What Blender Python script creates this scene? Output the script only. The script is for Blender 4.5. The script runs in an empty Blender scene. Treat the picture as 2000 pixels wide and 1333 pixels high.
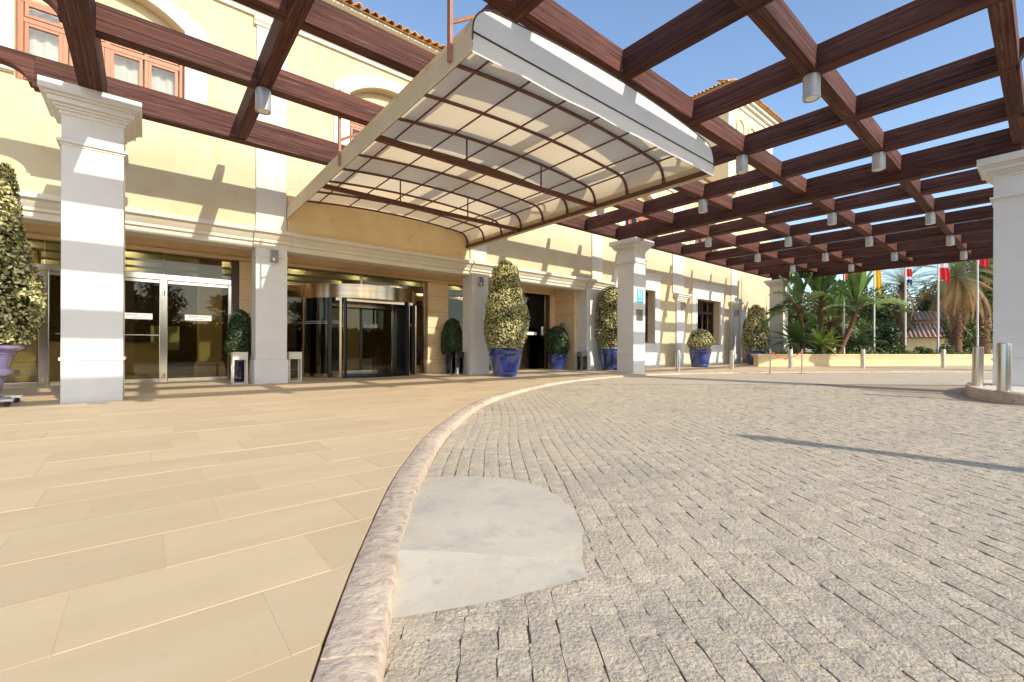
import bpy, math, random
from mathutils import Vector, Matrix
rnd = random.Random(7)
PI = math.pi
scene = bpy.context.scene
COL = scene.collection

# ------------------------------------------------------------------ camera
CAM_H = 0.95
YAW, ROLL = math.radians(39.518), math.radians(0.2277)
fw = Vector((math.sin(YAW), math.cos(YAW), 0)); r0 = Vector((math.cos(YAW), -math.sin(YAW), 0))
rr = r0*math.cos(ROLL) + Vector((0, 0, 1))*math.sin(ROLL); uu = rr.cross(fw)
cam = bpy.data.cameras.new('camera'); cam.sensor_width = 36; cam.lens = 866.84/2000*36
cam.shift_y = 13.89/2000; cam.clip_start = 0.05; cam.clip_end = 2000
camo = bpy.data.objects.new('camera', cam); COL.objects.link(camo)
camo.matrix_world = Matrix(((rr.x, uu.x, -fw.x, 0), (rr.y, uu.y, -fw.y, 0), (rr.z, uu.z, -fw.z, CAM_H), (0, 0, 0, 1)))
scene.camera = camo
# ------------------------------------------------------------------ light
SUN_EL = math.radians(28.5); az = (-0.148, 0.989)          # way the shadows fall
d = Vector((az[0]*math.cos(SUN_EL), az[1]*math.cos(SUN_EL), -math.sin(SUN_EL))).normalized()
world = bpy.data.worlds.new('World'); scene.world = world; world.use_nodes = True
wn = world.node_tree.nodes; wl = world.node_tree.links
sky = wn.new('ShaderNodeTexSky'); sky.sky_type = 'NISHITA'; sky.sun_disc = False
sky.sun_elevation = SUN_EL; sky.sun_rotation = math.radians(188.5); sky.air_density = 1.0; sky.dust_density = 0.75; sky.ozone_density = 1.8
wn['Background'].inputs['Strength'].default_value = 0.12
wl.new(sky.outputs[0], wn['Background'].inputs['Color'])
sl = bpy.data.lights.new('sun', 'SUN'); sl.energy = 2.25; sl.angle = math.radians(0.53); sl.color = (1, 0.90, 0.75)
so = bpy.data.objects.new('sun', sl); COL.objects.link(so); so.rotation_euler = d.to_track_quat('-Z', 'Y').to_euler()
so.location = (10, -20, 20)
scene.view_settings.view_transform = 'Standard'; scene.view_settings.look = 'None'; scene.view_settings.gamma = 1
scene.view_settings.use_curve_mapping = False; scene.view_settings.exposure = 1.2

# ------------------------------------------------------------------ helpers
class MB:
    def __init__(s): s.v = []; s.f = []
    def add(s, vs, fs):
        n = len(s.v); s.v += [tuple(p) for p in vs]; s.f += [tuple(i+n for i in f) for f in fs]; return s
    def box(s, x0, x1, y0, y1, z0, z1):
        return s.add([(x0,y0,z0),(x1,y0,z0),(x1,y1,z0),(x0,y1,z0),(x0,y0,z1),(x1,y0,z1),(x1,y1,z1),(x0,y1,z1)],
                     [(0,3,2,1),(4,5,6,7),(0,1,5,4),(1,2,6,5),(2,3,7,6),(3,0,4,7)])
    def prism(s, poly, axis, a, b):
        n = len(poly)
        def P(p, t):
            return (t, p[0], p[1]) if axis == 'x' else (p[0], t, p[1]) if axis == 'y' else (p[0], p[1], t)
        return s.add([P(p, a) for p in poly]+[P(p, b) for p in poly],
                     [tuple(range(n))[::-1], tuple(range(n, 2*n))]+[(i, (i+1) % n, n+(i+1) % n, n+i) for i in range(n)])
    def cyl(s, p0, p1, ra, rb=None, n=12, caps=True):
        rb = ra if rb is None else rb
        p0, p1 = Vector(p0), Vector(p1); w = (p1-p0).normalized()
        a = w.orthogonal().normalized(); b = w.cross(a)
        vs = []
        for p, r in ((p0, ra), (p1, rb)):
            for i in range(n):
                t = 2*PI*i/n; vs.append(p+a*math.cos(t)*r+b*math.sin(t)*r)
        fs = [(i, (i+1) % n, n+(i+1) % n, n+i) for i in range(n)]
        if caps: fs += [tuple(range(n))[::-1], tuple(range(n, 2*n))]
        return s.add(vs, fs)
    def tube(s, pts, r, n=6):
        pts = [Vector(p) for p in pts]; m = len(pts); vs = []; fs = []; a = None
        for i, p in enumerate(pts):
            t = (pts[min(i+1, m-1)]-pts[max(i-1, 0)]).normalized()
            a = t.orthogonal().normalized() if a is None else (a-t*a.dot(t)).normalized()
            b = t.cross(a); ri = r(i/(m-1)) if callable(r) else r
            for k in range(n):
                q = 2*PI*k/n; vs.append(p+a*math.cos(q)*ri+b*math.sin(q)*ri)
        for i in range(m-1):
            for k in range(n):
                fs.append((i*n+k, i*n+(k+1) % n, (i+1)*n+(k+1) % n, (i+1)*n+k))
        fs += [tuple(range(n))[::-1], tuple(range((m-1)*n, m*n))]
        return s.add(vs, fs)
    def lathe(s, prof, n=24, c=(0, 0, 0)):
        vs = []; fs = []
        for (r, z) in prof:
            for i in range(n):
                t = 2*PI*i/n; vs.append((c[0]+r*math.cos(t), c[1]+r*math.sin(t), c[2]+z))
        for j in range(len(prof)-1):
            for i in range(n):
                fs.append((j*n+i, j*n+(i+1) % n, (j+1)*n+(i+1) % n, (j+1)*n+i))
        fs += [tuple(range(n))[::-1], tuple(range((len(prof)-1)*n, len(prof)*n))]
        return s.add(vs, fs)
    def mesh(s, name, mat, smooth=None):
        me = bpy.data.meshes.new(name); me.from_pydata(s.v, [], s.f); me.update()
        if smooth:
            me.polygons.foreach_set('use_smooth', [True]*len(me.polygons)); me.set_sharp_from_angle(angle=math.radians(smooth))
        if mat: me.materials.append(mat)
        return me
    def build(s, name, mat, parent=None, smooth=None, bevel=0, loc=None, rz=0):
        return link(name, s.mesh(name, mat, smooth), parent, bevel, loc, rz)
def link(name, me, parent=None, bevel=0, loc=None, rz=0):
    o = bpy.data.objects.new(name, me); COL.objects.link(o)
    if parent: o.parent = parent
    if loc: o.location = loc
    if rz: o.rotation_euler.z = rz
    if bevel:
        m = o.modifiers.new('bevel', 'BEVEL'); m.width = bevel; m.segments = 2; m.limit_method = 'ANGLE'
    return o
def tag(o, label=None, cat=None, group=None, kind=None):
    if label: o['label'] = label
    if cat: o['category'] = cat
    if group: o['group'] = group
    if kind: o['kind'] = kind
    return o
def thing(name, loc, label, cat, group=None, rz=0):
    o = bpy.data.objects.new(name, None); COL.objects.link(o); o.location = loc; o.rotation_euler.z = rz; o.empty_display_size = 0.2
    return tag(o, label, cat, group)
def copy_tree(o, parent=None):
    c = o.copy(); COL.objects.link(c); c.parent = parent
    for ch in list(o.children): copy_tree(ch, c)
    return c
ORD = ['first', 'second', 'third', 'fourth', 'fifth', 'sixth', 'seventh', 'eighth']

# ------------------------------------------------------------------ materials
def mat(name, base, rough=0.8, metal=0.0, c2=None, scale=4.0, amt=1.0, stretch=(1, 1, 1), bump=0.0, bscale=60.0, bdist=0.01,
        c3=None, s3=40.0, t3=(0.55, 0.75), island=None, spec=0.5, detail=6, coat=0, lo=0.35, hi=0.65, transl=None, objrand=0.0, coord='Object', macro=None):
    m = bpy.data.materials.new(name); m.use_nodes = True
    nt = m.node_tree; N = nt.nodes; L = nt.links; b = N['Principled BSDF']
    b.inputs['Roughness'].default_value = rough; b.inputs['Metallic'].default_value = metal
    b.inputs['Specular IOR Level'].default_value = spec; b.inputs['Coat Weight'].default_value = coat
    tc = N.new('ShaderNodeTexCoord'); mp = N.new('ShaderNodeMapping'); mp.inputs['Scale'].default_value = stretch
    L.new(tc.outputs[coord], mp.inputs[0])
    def rgb(c):
        n = N.new('ShaderNodeRGB'); n.outputs[0].default_value = (*c, 1); return n.outputs[0]
    def mix(f, a, bb):
        n = N.new('ShaderNodeMix'); n.data_type = 'RGBA'; L.new(f, n.inputs[0]); L.new(a, n.inputs[6]); L.new(bb, n.inputs[7]); return n.outputs[2]
    def noise(sc, det=detail, off=0.0):
        n = N.new('ShaderNodeTexNoise'); n.inputs['Scale'].default_value = sc; n.inputs['Detail'].default_value = det; n.inputs['Roughness'].default_value = 0.62
        v = mp.outputs[0]
        if objrand or off:
            oi = N.new('ShaderNodeObjectInfo'); ad = N.new('ShaderNodeVectorMath'); ad.operation = 'MULTIPLY_ADD'
            cb = N.new('ShaderNodeCombineXYZ'); L.new(oi.outputs['Random'], cb.inputs[0]); L.new(oi.outputs['Random'], cb.inputs[1]); L.new(oi.outputs['Random'], cb.inputs[2])
            L.new(cb.outputs[0], ad.inputs[0]); ad.inputs[1].default_value = (37.1, 53.7, 71.3); L.new(v, ad.inputs[2]); v = ad.outputs[0]
        L.new(v, n.inputs[0]); return n.outputs['Fac']
    def ramp(f, a, bb):
        n = N.new('ShaderNodeMapRange'); n.inputs[1].default_value = a; n.inputs[2].default_value = bb; n.inputs[4].default_value = amt if False else 1.0; L.new(f, n.inputs[0]); return n.outputs[0]
    col = rgb(base)
    if island is not None:
        g = N.new('ShaderNodeNewGeometry'); cr = N.new('ShaderNodeValToRGB'); e = cr.color_ramp.elements
        for i, (p, c) in enumerate(island):
            x = e[i] if i < 2 else e.new(p)
            x.position = p; x.color = (*c, 1)
        L.new(g.outputs['Random Per Island'], cr.inputs[0]); col = cr.outputs[0]
    if c2:
        col = mix(ramp(noise(scale), lo, hi), col, rgb(c2))
    if c3:
        col = mix(ramp(noise(s3, 4, 1.0 if objrand else 0), *t3), col, rgb(c3))
    for (mc, msc, m0, m1, mstr) in (macro or ()):
        gp = N.new('ShaderNodeNewGeometry'); nz = N.new('ShaderNodeTexNoise'); nz.inputs['Scale'].default_value = msc; nz.inputs['Detail'].default_value = 5; L.new(gp.outputs['Position'], nz.inputs[0])
        mr_ = N.new('ShaderNodeMapRange'); mr_.inputs[1].default_value = m0; mr_.inputs[2].default_value = m1; mr_.inputs[4].default_value = mstr; L.new(nz.outputs['Fac'], mr_.inputs[0]); col = mix(mr_.outputs[0], col, rgb(mc))
    if objrand:
        oi = N.new('ShaderNodeObjectInfo'); hs = N.new('ShaderNodeHueSaturation'); mr = N.new('ShaderNodeMapRange')
        mr.inputs[3].default_value = 1-objrand; mr.inputs[4].default_value = 1+objrand
        L.new(oi.outputs['Random'], mr.inputs[0]); L.new(mr.outputs[0], hs.inputs['Value']); L.new(col, hs.inputs['Color']); col = hs.outputs[0]
    L.new(col, b.inputs['Base Color'])
    if bump:
        bp = N.new('ShaderNodeBump'); bp.inputs['Strength'].default_value = bump; bp.inputs['Distance'].default_value = bdist
        L.new(noise(bscale), bp.inputs['Height']); L.new(bp.outputs[0], b.inputs['Normal'])
    if transl:
        t = N.new('ShaderNodeBsdfTranslucent'); ms = N.new('ShaderNodeMixShader'); ms.inputs[0].default_value = transl
        L.new(col, t.inputs[0]); L.new(b.outputs[0], ms.inputs[1]); L.new(t.outputs[0], ms.inputs[2]); L.new(ms.outputs[0], N['Material Output'].inputs[0])
    return m
def glassmat(name, tint, refl=1.0):
    m = bpy.data.materials.new(name); m.use_nodes = True; nt = m.node_tree; N = nt.nodes; L = nt.links
    N.remove(N['Principled BSDF'])
    t = N.new('ShaderNodeBsdfTransparent'); t.inputs[0].default_value = (*tint, 1)
    g = N.new('ShaderNodeBsdfGlossy'); g.inputs['Roughness'].default_value = 0.01; g.inputs[0].default_value = (refl, refl, refl, 1)
    f = N.new('ShaderNodeFresnel'); f.inputs[0].default_value = 1.5
    ms = N.new('ShaderNodeMixShader'); L.new(f.outputs[0], ms.inputs[0]); L.new(t.outputs[0], ms.inputs[1]); L.new(g.outputs[0], ms.inputs[2])
    L.new(ms.outputs[0], N['Material Output'].inputs[0]); return m
M = {}
M['stucco'] = mat('stucco', (.63,.525,.345), .9, c2=(.59,.475,.295), scale=1.3, bump=.35, bscale=45, bdist=.008, c3=(.58,.42,.21), s3=2.6, t3=(.57,.80))
M['stucco_pale'] = mat('stucco_pale', (.80,.68,.42), .9, c2=(.76,.62,.36), scale=.8, bump=.2, bscale=40, bdist=.006)
M['stained'] = mat('stained', (.88,.71,.42), .9, c2=(.79,.61,.34), scale=1.1, bump=.3, bscale=45, bdist=.008, c3=(.42,.27,.12), s3=1.8, t3=(.60,.85))
M['white'] = mat('white_paint', (.73,.71,.67), .7, c2=(.69,.66,.61), scale=1.5, bump=.15, bscale=50, bdist=.004, macro=[((.66,.61,.53), 2.2, .58, .80, .5)])
M['cream'] = mat('cream_paint', (.71,.66,.55), .75, c2=(.67,.61,.50), scale=1.5, bump=.12, bscale=50, bdist=.004)
M['stone'] = mat('sandstone', (.80,.585,.35), .8, c2=(.73,.515,.29), scale=3, bump=.15, bscale=40, bdist=.004, c3=(.78,.60,.38), s3=9, t3=(.5,.75))
M['wood'] = mat('glulam', (.125,.044,.031), .72, c2=(.032,.0125,.0095), scale=1.0, stretch=(.55,34,34), bump=.6, bscale=2.2, bdist=.004, c3=(.31,.165,.13), s3=2.0, t3=(.55,.76), objrand=.2, lo=.38, hi=.60, spec=.22)
M['steel_brown'] = mat('brown_steel', (.10,.035,.020), .5, c2=(.14,.05,.03), scale=6, bump=.1, bscale=40, bdist=.002)
M['steel_rust'] = mat('weathered_steel', (.42,.20,.13), .6, c2=(.32,.14,.09), scale=8)
M['fabric'] = mat('canopy_fabric', (.85,.85,.85), .8, c2=(.82,.82,.82), scale=1.0, bump=.1, bscale=8, bdist=.01, transl=.30)
M['fabric_cream'] = mat('cream_fabric', (.80,.71,.53), .8, c2=(.74,.65,.47), scale=2, transl=.25)
M['fabric_roof'] = mat('cream_roof_fabric', (.88,.75,.53), .8, c2=(.85,.72,.50), scale=1.2, bump=.1, bscale=8, bdist=.01, transl=.62)
M['piping'] = mat('dark_piping', (.04,.035,.04), .7)
M['alu'] = mat('aluminium', (.56,.56,.54), .55, .35, c2=(.48,.48,.47), scale=5)
M['lampglass'] = mat('lamp_diffuser', (.75,.73,.68), .4)
M['chrome'] = mat('polished_steel', (.72,.68,.60), .16, 1.0, c2=(.64,.60,.53), scale=3, stretch=(1, 1, .1))
M['brushed'] = mat('brushed_steel', (.66,.62,.56), .27, 1.0, c2=(.56,.52,.46), scale=14, stretch=(1, 1, .05))
M['bronze'] = mat('bronze_steel', (.50,.39,.28), .2, 1.0, c2=(.38,.29,.20), scale=5, stretch=(.1,.1,3))
M['black'] = mat('black_metal', (.012,.012,.013), .35)
M['darkbrown'] = mat('dark_brown_metal', (.06,.035,.02), .4)
M['greybox'] = mat('grey_metal', (.25,.23,.21), .45, .4)
M['glass'] = glassmat('door_glass', (.58,.60,.50), .7)
M['glass_win'] = glassmat('window_glass', (.90,.93,.95), 1)
M['glaze'] = mat('blue_glaze', (.010,.030,.16), .10, c2=(.018,.052,.26), scale=3, coat=1, spec=.7, c3=(.008,.010,.05), s3=6, t3=(.5,.75), bump=.15, bscale=7, bdist=.01)
M['glaze_dark'] = mat('dark_blue_glaze', (.008,.010,.04), .12, c2=(.012,.016,.07), scale=3, coat=1)
M['glaze_violet'] = mat('violet_glaze', (.27,.23,.42), .18, c2=(.19,.15,.33), scale=3, coat=.5)
M['soil'] = mat('soil', (.05,.033,.02), .95, bump=.6, bscale=30, bdist=.02)
M['bark'] = mat('bark', (.17,.115,.07), .9, c2=(.09,.058,.035), scale=6, bump=.7, bscale=14, bdist=.03)
M['bark_red'] = mat('palm_bark', (.20,.10,.05), .9, c2=(.10,.05,.03), scale=7, stretch=(1, 1, 3), bump=.8, bscale=12, bdist=.03)
M['varieg'] = mat('variegated_leaf', (.3,.3,.1), .5, island=[(0, (.05,.07,.012)), (.25, (.14,.16,.035)), (.45, (.38,.35,.12)), (.7, (.70,.63,.30)), (1, (.86,.81,.50))], transl=.2)
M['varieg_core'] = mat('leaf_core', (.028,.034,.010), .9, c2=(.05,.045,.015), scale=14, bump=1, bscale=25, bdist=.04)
M['ficus'] = mat('dark_leaf', (.03,.06,.015), .35, island=[(0, (.015,.032,.011)), (.6, (.036,.072,.02)), (1, (.10,.15,.045))], transl=.12)
M['tree'] = mat('tree_leaf', (.04,.07,.02), .5, island=[(0, (.03,.05,.014)), (.6, (.075,.12,.028)), (1, (.21,.26,.07))], transl=.25)
M['paddle'] = mat('paddle_leaf', (.11,.20,.05), .32, c2=(.16,.27,.08), scale=3, transl=.3, objrand=.3)
M['paddle_pale'] = mat('pale_paddle_leaf', (.28,.36,.15), .35, c2=(.38,.44,.22), scale=3, transl=.3, objrand=.3)
M['cycad'] = mat('cycad_leaf', (.06,.115,.035), .35, c2=(.085,.15,.04), scale=3, transl=.2, objrand=.3)
M['cycad_y'] = mat('yellow_cycad_leaf', (.27,.34,.05), .4, c2=(.16,.26,.045), scale=3, transl=.3, objrand=.3)
M['palm'] = mat('palm_leaf', (.19,.22,.09), .45, c2=(.28,.28,.12), scale=2, transl=.3, objrand=.35)
M['palm_dry'] = mat('dry_palm_leaf', (.50,.34,.16), .7, c2=(.32,.19,.08), scale=3, transl=.2, objrand=.4)
M['cover'] = mat('ground_cover_leaf', (.1,.15,.04), .5, island=[(0, (.03,.06,.012)), (.6, (.10,.16,.03)), (.9, (.26,.30,.09)), (1, (.45,.20,.10))], transl=.2)
M['paver'] = mat('beige_paver', (.61,.475,.30), .75, c2=(.57,.435,.265), scale=1.6, bump=.10, bscale=9, bdist=.004, stretch=(.35,1.6,1), c3=(.53,.40,.24), s3=1.1, t3=(.58,.85), objrand=.05, macro=[((.50,.375,.225), 1.4, .56, .78, .55), ((.44,.33,.21), 9.0, .66, .76, .45)])
M['grout'] = mat('pale_grout', (.62,.49,.315), .9, c2=(.48,.37,.23), scale=1.3)
M['travertine'] = mat('pink_travertine', (.52,.41,.31), .8, c2=(.64,.53,.41), scale=5, bump=.9, bscale=22, bdist=.014, c3=(.38,.265,.185), s3=17, t3=(.50,.70), objrand=.10)
M['granite'] = mat('granite_sett', (.63,.535,.385), .85, c2=(.50,.435,.335), scale=9, bump=1, bscale=55, bdist=.016, c3=(.26,.24,.21), s3=80, t3=(.50,.70), objrand=.08, macro=[((.60,.50,.36), 1.1, .50, .72, .6), ((.34,.31,.26), .7, .56, .74, .6), ((.68,.57,.42), 5.0, .56, .72, .6)])
M['granite_joined'] = mat('granite_setts', (.5,.43,.33), .85, island=[(0, (.56,.475,.345)), (.5, (.63,.535,.385)), (1, (.68,.57,.41))], bump=1, bscale=55, bdist=.016, c2=(.50,.435,.335), scale=9, c3=(.26,.24,.21), s3=80, t3=(.50,.70), macro=[((.60,.50,.36), 1.1, .50, .72, .6), ((.34,.31,.26), .7, .56, .74, .6), ((.68,.57,.42), 5.0, .56, .72, .6)])
M['bed'] = mat('sand_bed', (.44,.36,.25), .95, c2=(.34,.275,.19), scale=5, bump=.5, bscale=90, bdist=.008)
M['drive_far'] = mat('distant_setts', (.55,.47,.34), .9, c2=(.45,.385,.285), scale=9, bump=.7, bscale=8, bdist=.02, c3=(.51,.43,.315), s3=5, t3=(.5,.7), macro=[((.60,.50,.36), 1.1, .50, .72, .6), ((.34,.31,.26), .7, .56, .74, .6), ((.68,.57,.42), 5.0, .56, .72, .6)])
M['concrete'] = mat('concrete', (.50,.455,.365), .85, c2=(.57,.515,.405), scale=2.2, bump=.45, bscale=25, bdist=.006, c3=(.41,.385,.33), s3=5, t3=(.5,.75), macro=[((.56,.455,.30), 6.0, .58, .74, .7), ((.34,.32,.28), 14, .64, .74, .5)])
M['tile'] = mat('terracotta', (.66,.39,.17), .85, c2=(.50,.26,.11), scale=6, c3=(.72,.52,.28), s3=11, t3=(.55,.75), objrand=.2)
M['tile_far'] = mat('old_terracotta', (.48,.31,.23), .85, c2=(.36,.22,.16), scale=3, objrand=.2)
M['clay_wall'] = mat('clay_wall', (.45,.31,.24), .9, c2=(.39,.27,.21), scale=1)
M['planter'] = mat('planter_render', (.68,.54,.31), .9, c2=(.61,.475,.26), scale=1.2, bump=.25, bscale=40, bdist=.008)
M['yellow_wall'] = mat('yellow_wall', (.66,.56,.34), .9, c2=(.60,.50,.30), scale=1)
M['winwood'] = mat('window_wood', (.42,.165,.075), .5, c2=(.34,.125,.055), scale=2, stretch=(8, 8, .8))
M['darkwood'] = mat('dark_window_wood', (.085,.032,.022), .5, c2=(.055,.02,.014), scale=2, stretch=(8, 8, .8))
M['curtain'] = mat('curtain', (.82,.79,.66), .9, c2=(.72,.68,.50), scale=5, stretch=(6, 6, .3), transl=.3)
M['interior'] = mat('interior_wall', (.30,.22,.13), .8, c2=(.22,.16,.09), scale=1)
M['ceiling'] = mat('interior_ceiling', (.78,.74,.58), .9)
M['intfloor'] = mat('lobby_floor', (.48,.39,.27), .25, c2=(.42,.33,.22), scale=1)
M['sign_blue'] = mat('sign_blue', (.02,.42,.72), .35)
M['sign_white'] = mat('sign_white', (.80,.82,.82), .4)
M['sticker'] = mat('sticker_film', (.58,.60,.57), .5)
M['ink'] = mat('dark_print', (.05,.06,.06), .6)
M['brass'] = mat('aged_brass', (.23,.19,.11), .4, .7, c2=(.17,.14,.08), scale=9)
M['red'] = mat('red_cloth', (.62,.02,.03), .7, transl=.3)
M['rope'] = mat('red_rope', (.58,.10,.08), .7)
M['rubber'] = mat('rubber', (.015,.015,.016), .6)
M['ground'] = mat('ground', (.30,.26,.20), .95, c2=(.24,.21,.16), scale=.3)
def flagmat(name, stops, axis=2):
    m = bpy.data.materials.new(name); m.use_nodes = True; N = m.node_tree.nodes; L = m.node_tree.links
    tc = N.new('ShaderNodeTexCoord'); sp = N.new('ShaderNodeSeparateXYZ'); cr = N.new('ShaderNodeValToRGB'); cr.color_ramp.interpolation = 'CONSTANT'
    L.new(tc.outputs['Generated'], sp.inputs[0]); L.new(sp.outputs[axis], cr.inputs[0]); e = cr.color_ramp.elements
    for i, (p, c) in enumerate(stops):
        x = e[i] if i < 2 else e.new(p)
        x.position = p; x.color = (*c, 1)
    b = N['Principled BSDF']; b.inputs['Roughness'].default_value = .7; L.new(cr.outputs[0], b.inputs['Base Color'])
    t = N.new('ShaderNodeBsdfTranslucent'); ms = N.new('ShaderNodeMixShader'); ms.inputs[0].default_value = .3
    L.new(cr.outputs[0], t.inputs[0]); L.new(b.outputs[0], ms.inputs[1]); L.new(t.outputs[0], ms.inputs[2]); L.new(ms.outputs[0], N['Material Output'].inputs[0])
    return m
RED, YEL, WHI, BLU = (.62,.02,.03), (.85,.52,.01), (.8,.8,.8), (.02,.03,.22)
M['flag_spain'] = flagmat('flag_red_yellow', [(0, YEL), (.22, YEL), (.86, RED)], 2)
M['flag_uk'] = flagmat('flag_blue_red', [(0, BLU), (.18, WHI), (.26, RED), (.50, WHI), (.58, BLU), (.80, RED)], 2)
M['flag_rw'] = flagmat('flag_red_white', [(0, RED), (.52, WHI), (.80, RED)], 2)

# ================================================================== GROUND
def catmull(P, n):
    out = []
    for i in range(1, len(P)-2):
        p0, p1, p2, p3 = [Vector(q) for q in P[i-1:i+3]]
        for k in range(n):
            t = k/n; out.append(.5*((2*p1)+(p2-p0)*t+(2*p0-5*p1+4*p2-p3)*t*t+(3*p1-p0-3*p2+p3)*t**3))
    out.append(Vector(P[-2])); return out
KP = [(-1.6,-3.6),(-.75,-1.2),(-.12,.35),(.34,1.28),(.86,2.19),(1.64,3.38),(2.91,4.95),(5.12,6.98),(8.4,8.78),(11.4,9.62),(14.2,9.72),(17.0,9.05),(20.0,7.75),(24.1,5.35),(28.7,2.0),(36,-4),(44,-11)]
curve = catmull(KP, 40)                    # outer (pavement) edge of the kerb
arc = [0.0]
for a, b in zip(curve, curve[1:]): arc.append(arc[-1]+(b-a).length)
def at_arc(s):
    import bisect
    i = max(1, min(len(arc)-1, bisect.bisect_left(arc, s))); t = (s-arc[i-1])/(arc[i]-arc[i-1])
    p = curve[i-1].lerp(curve[i], t); tg = (curve[i]-curve[i-1]).normalized(); return p, Vector((tg.y, -tg.x))   # normal points to the drive
def side(x, y):                            # signed distance to the kerb's outer edge, + on the drive side
    q = Vector((x, y)); bi = min(range(len(curve)), key=lambda i: (curve[i]-q).length_squared)
    i = max(1, min(len(curve)-1, bi)); tg = (curve[i]-curve[i-1]).normalized(); nn = Vector((tg.y, -tg.x))
    return (q-curve[bi]).dot(nn), nn, curve[bi]
def drive_z(x, y): return -.095 + min(.06, max(0, x)*.0043)
KW = .185
tag(MB().add([(-900,-900,-.6),(900,-900,-.6),(900,900,-.6),(-900,900,-.6)], [(0,1,2,3)]).build('ground', M['ground']), 'sandy open ground stretching away beyond the hotel forecourt', 'ground', kind='structure')
# sidewalk bed with pavers
cpts = [p for i, p in enumerate(curve) if i % 4 == 0]
bed = MB()
def inset(i, dd):
    tg = (curve[min(i+1, len(curve)-1)]-curve[max(i-1, 0)]).normalized(); return (curve[i].x-tg.y*dd, curve[i].y+tg.x*dd)
poly = [inset(i, .022) for i in range(0, len(curve), 4)]+[(60,-11),(60,26),(-14,26),(-14,-8)]
bed.prism(poly, 'z', -.5, -.0018)
sidewalk = bed.build('sidewalk', M['grout']); tag(sidewalk, 'beige paved forecourt walk along the hotel front', 'sidewalk', kind='structure')
def clip(poly, q, n):                      # keep the pavement side
    out = []
    for i in range(len(poly)):
        a, b = Vector(poly[i]), Vector(poly[(i+1) % len(poly)]); da, db = (a-q).dot(n), (b-q).dot(n)
        if da <= 0: out.append(a)
        if da*db < 0: out.append(a.lerp(b, da/(da-db)))
    return [(p.x, p.y) for p in out]
PR = .465; PLn = .84; far_pav = MB(); pav = []
offs = {}
for r in range(-3, 29):
    y0 = 1.485+PR*r; y1 = y0+PR-.0035
    off = {0: .35, 1: .62, 2: .07, 3: .32, 4: -.24, 5: -.5}.get(r, rnd.uniform(0, PLn))
    x = off-PLn*6
    while x < 34:
        ln = PLn if r < 6 else PLn*rnd.choice((1, 1, .8, 1.15))
        x0, x1 = x, x+ln-.0035; x += ln
        cx, cy = (x0+x1)/2, (y0+y1)/2
        ang = math.degrees(math.atan2(cx, max(cy, .01)))
        if cy < .1 or cx < -4.2 or (cx > 22 and cy < 6): continue
        pp = [(x0, y0), (x1, y0), (x1, y1), (x0, y1)]
        sd, nn, q = side(cx, cy)
        if sd > .6: continue
        if sd > -.75: pp = clip(pp, q-nn*.010, nn)
        if len(pp) < 3: continue
        if cy > 14.88: continue
        pav.append((math.hypot(cx, cy)+(0 if abs(cx*r0.x+cy*r0.y) < (cx*fw.x+cy*fw.y)*1.2 else 50), pp))
pav.sort(key=lambda t: t[0])
for i, (dd, pp) in enumerate(pav):
    dz = rnd.uniform(-.0012, .0012)
    if i < 300:
        cx = sum(p[0] for p in pp)/len(pp); cy = sum(p[1] for p in pp)/len(pp)
        MB().prism(pp, 'z', -.03, dz).build('paver', M['paver'], sidewalk, bevel=.0012)
    else: far_pav.prism(pp, 'z', -.03, dz)
tag(far_pav.build('pavers', M['paver'], sidewalk), kind='stuff')
# kerb stones
kerb = tag(thing('kerb', (0, 0, 0), 'pinkish travertine kerb curving between beige walk and granite drive', 'kerb'), kind='structure')
s = .4
while s < arc[-1]-1:
    ln = .60 if s < 14 else .95
    if s < 2.0: ln = .62
    mb = MB(); n = 5; rows = []
    for k in range(n+1):
        p, nn = at_arc(s+.004+(ln-.008)*k/n); zt = rnd.uniform(-.001, .001); zb = -.35
        prof = [(0.0, zb), (0.0, zt-.004), (.006, zt), (KW*.55, zt+rnd.uniform(-.002,.002)), (KW-.03, zt-.003), (KW-.010, zt-.010), (KW, zt-.028), (KW+.008, zb)]
        rows.append([(p.x+nn.x*a, p.y+nn.y*a, z) for a, z in prof])
    m_ = len(rows[0]); vs = [v for r_ in rows for v in r_]
    fs = [(i*m_+j, i*m_+j+1, (i+1)*m_+j+1, (i+1)*m_+j) for i in range(n) for j in range(m_-1)]
    fs += [tuple(range(m_))[::-1], tuple(range(n*m_, n*m_+m_))]
    mb.add(vs, [f[::-1] for f in fs]).build('kerb_stone', M['travertine'], kerb, smooth=35)
    s += ln
mo = MB(); rows = []
for i in range(0, len(curve)-1, 3):
    p, nn = at_arc(arc[i]+1e-4); rows += [(p.x+nn.x*a, p.y+nn.y*a, z) for a, z in ((.012, -.3), (.012, -.005), (KW-.035, -.006), (KW-.006, -.036), (KW-.006, -.3))]
mo.add(rows, [(k*5+j+1, k*5+j, (k+1)*5+j, (k+1)*5+j+1) for k in range(len(rows)//5-1) for j in range(4)]); mo.build('joint_mortar', M['grout'], kerb)
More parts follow.
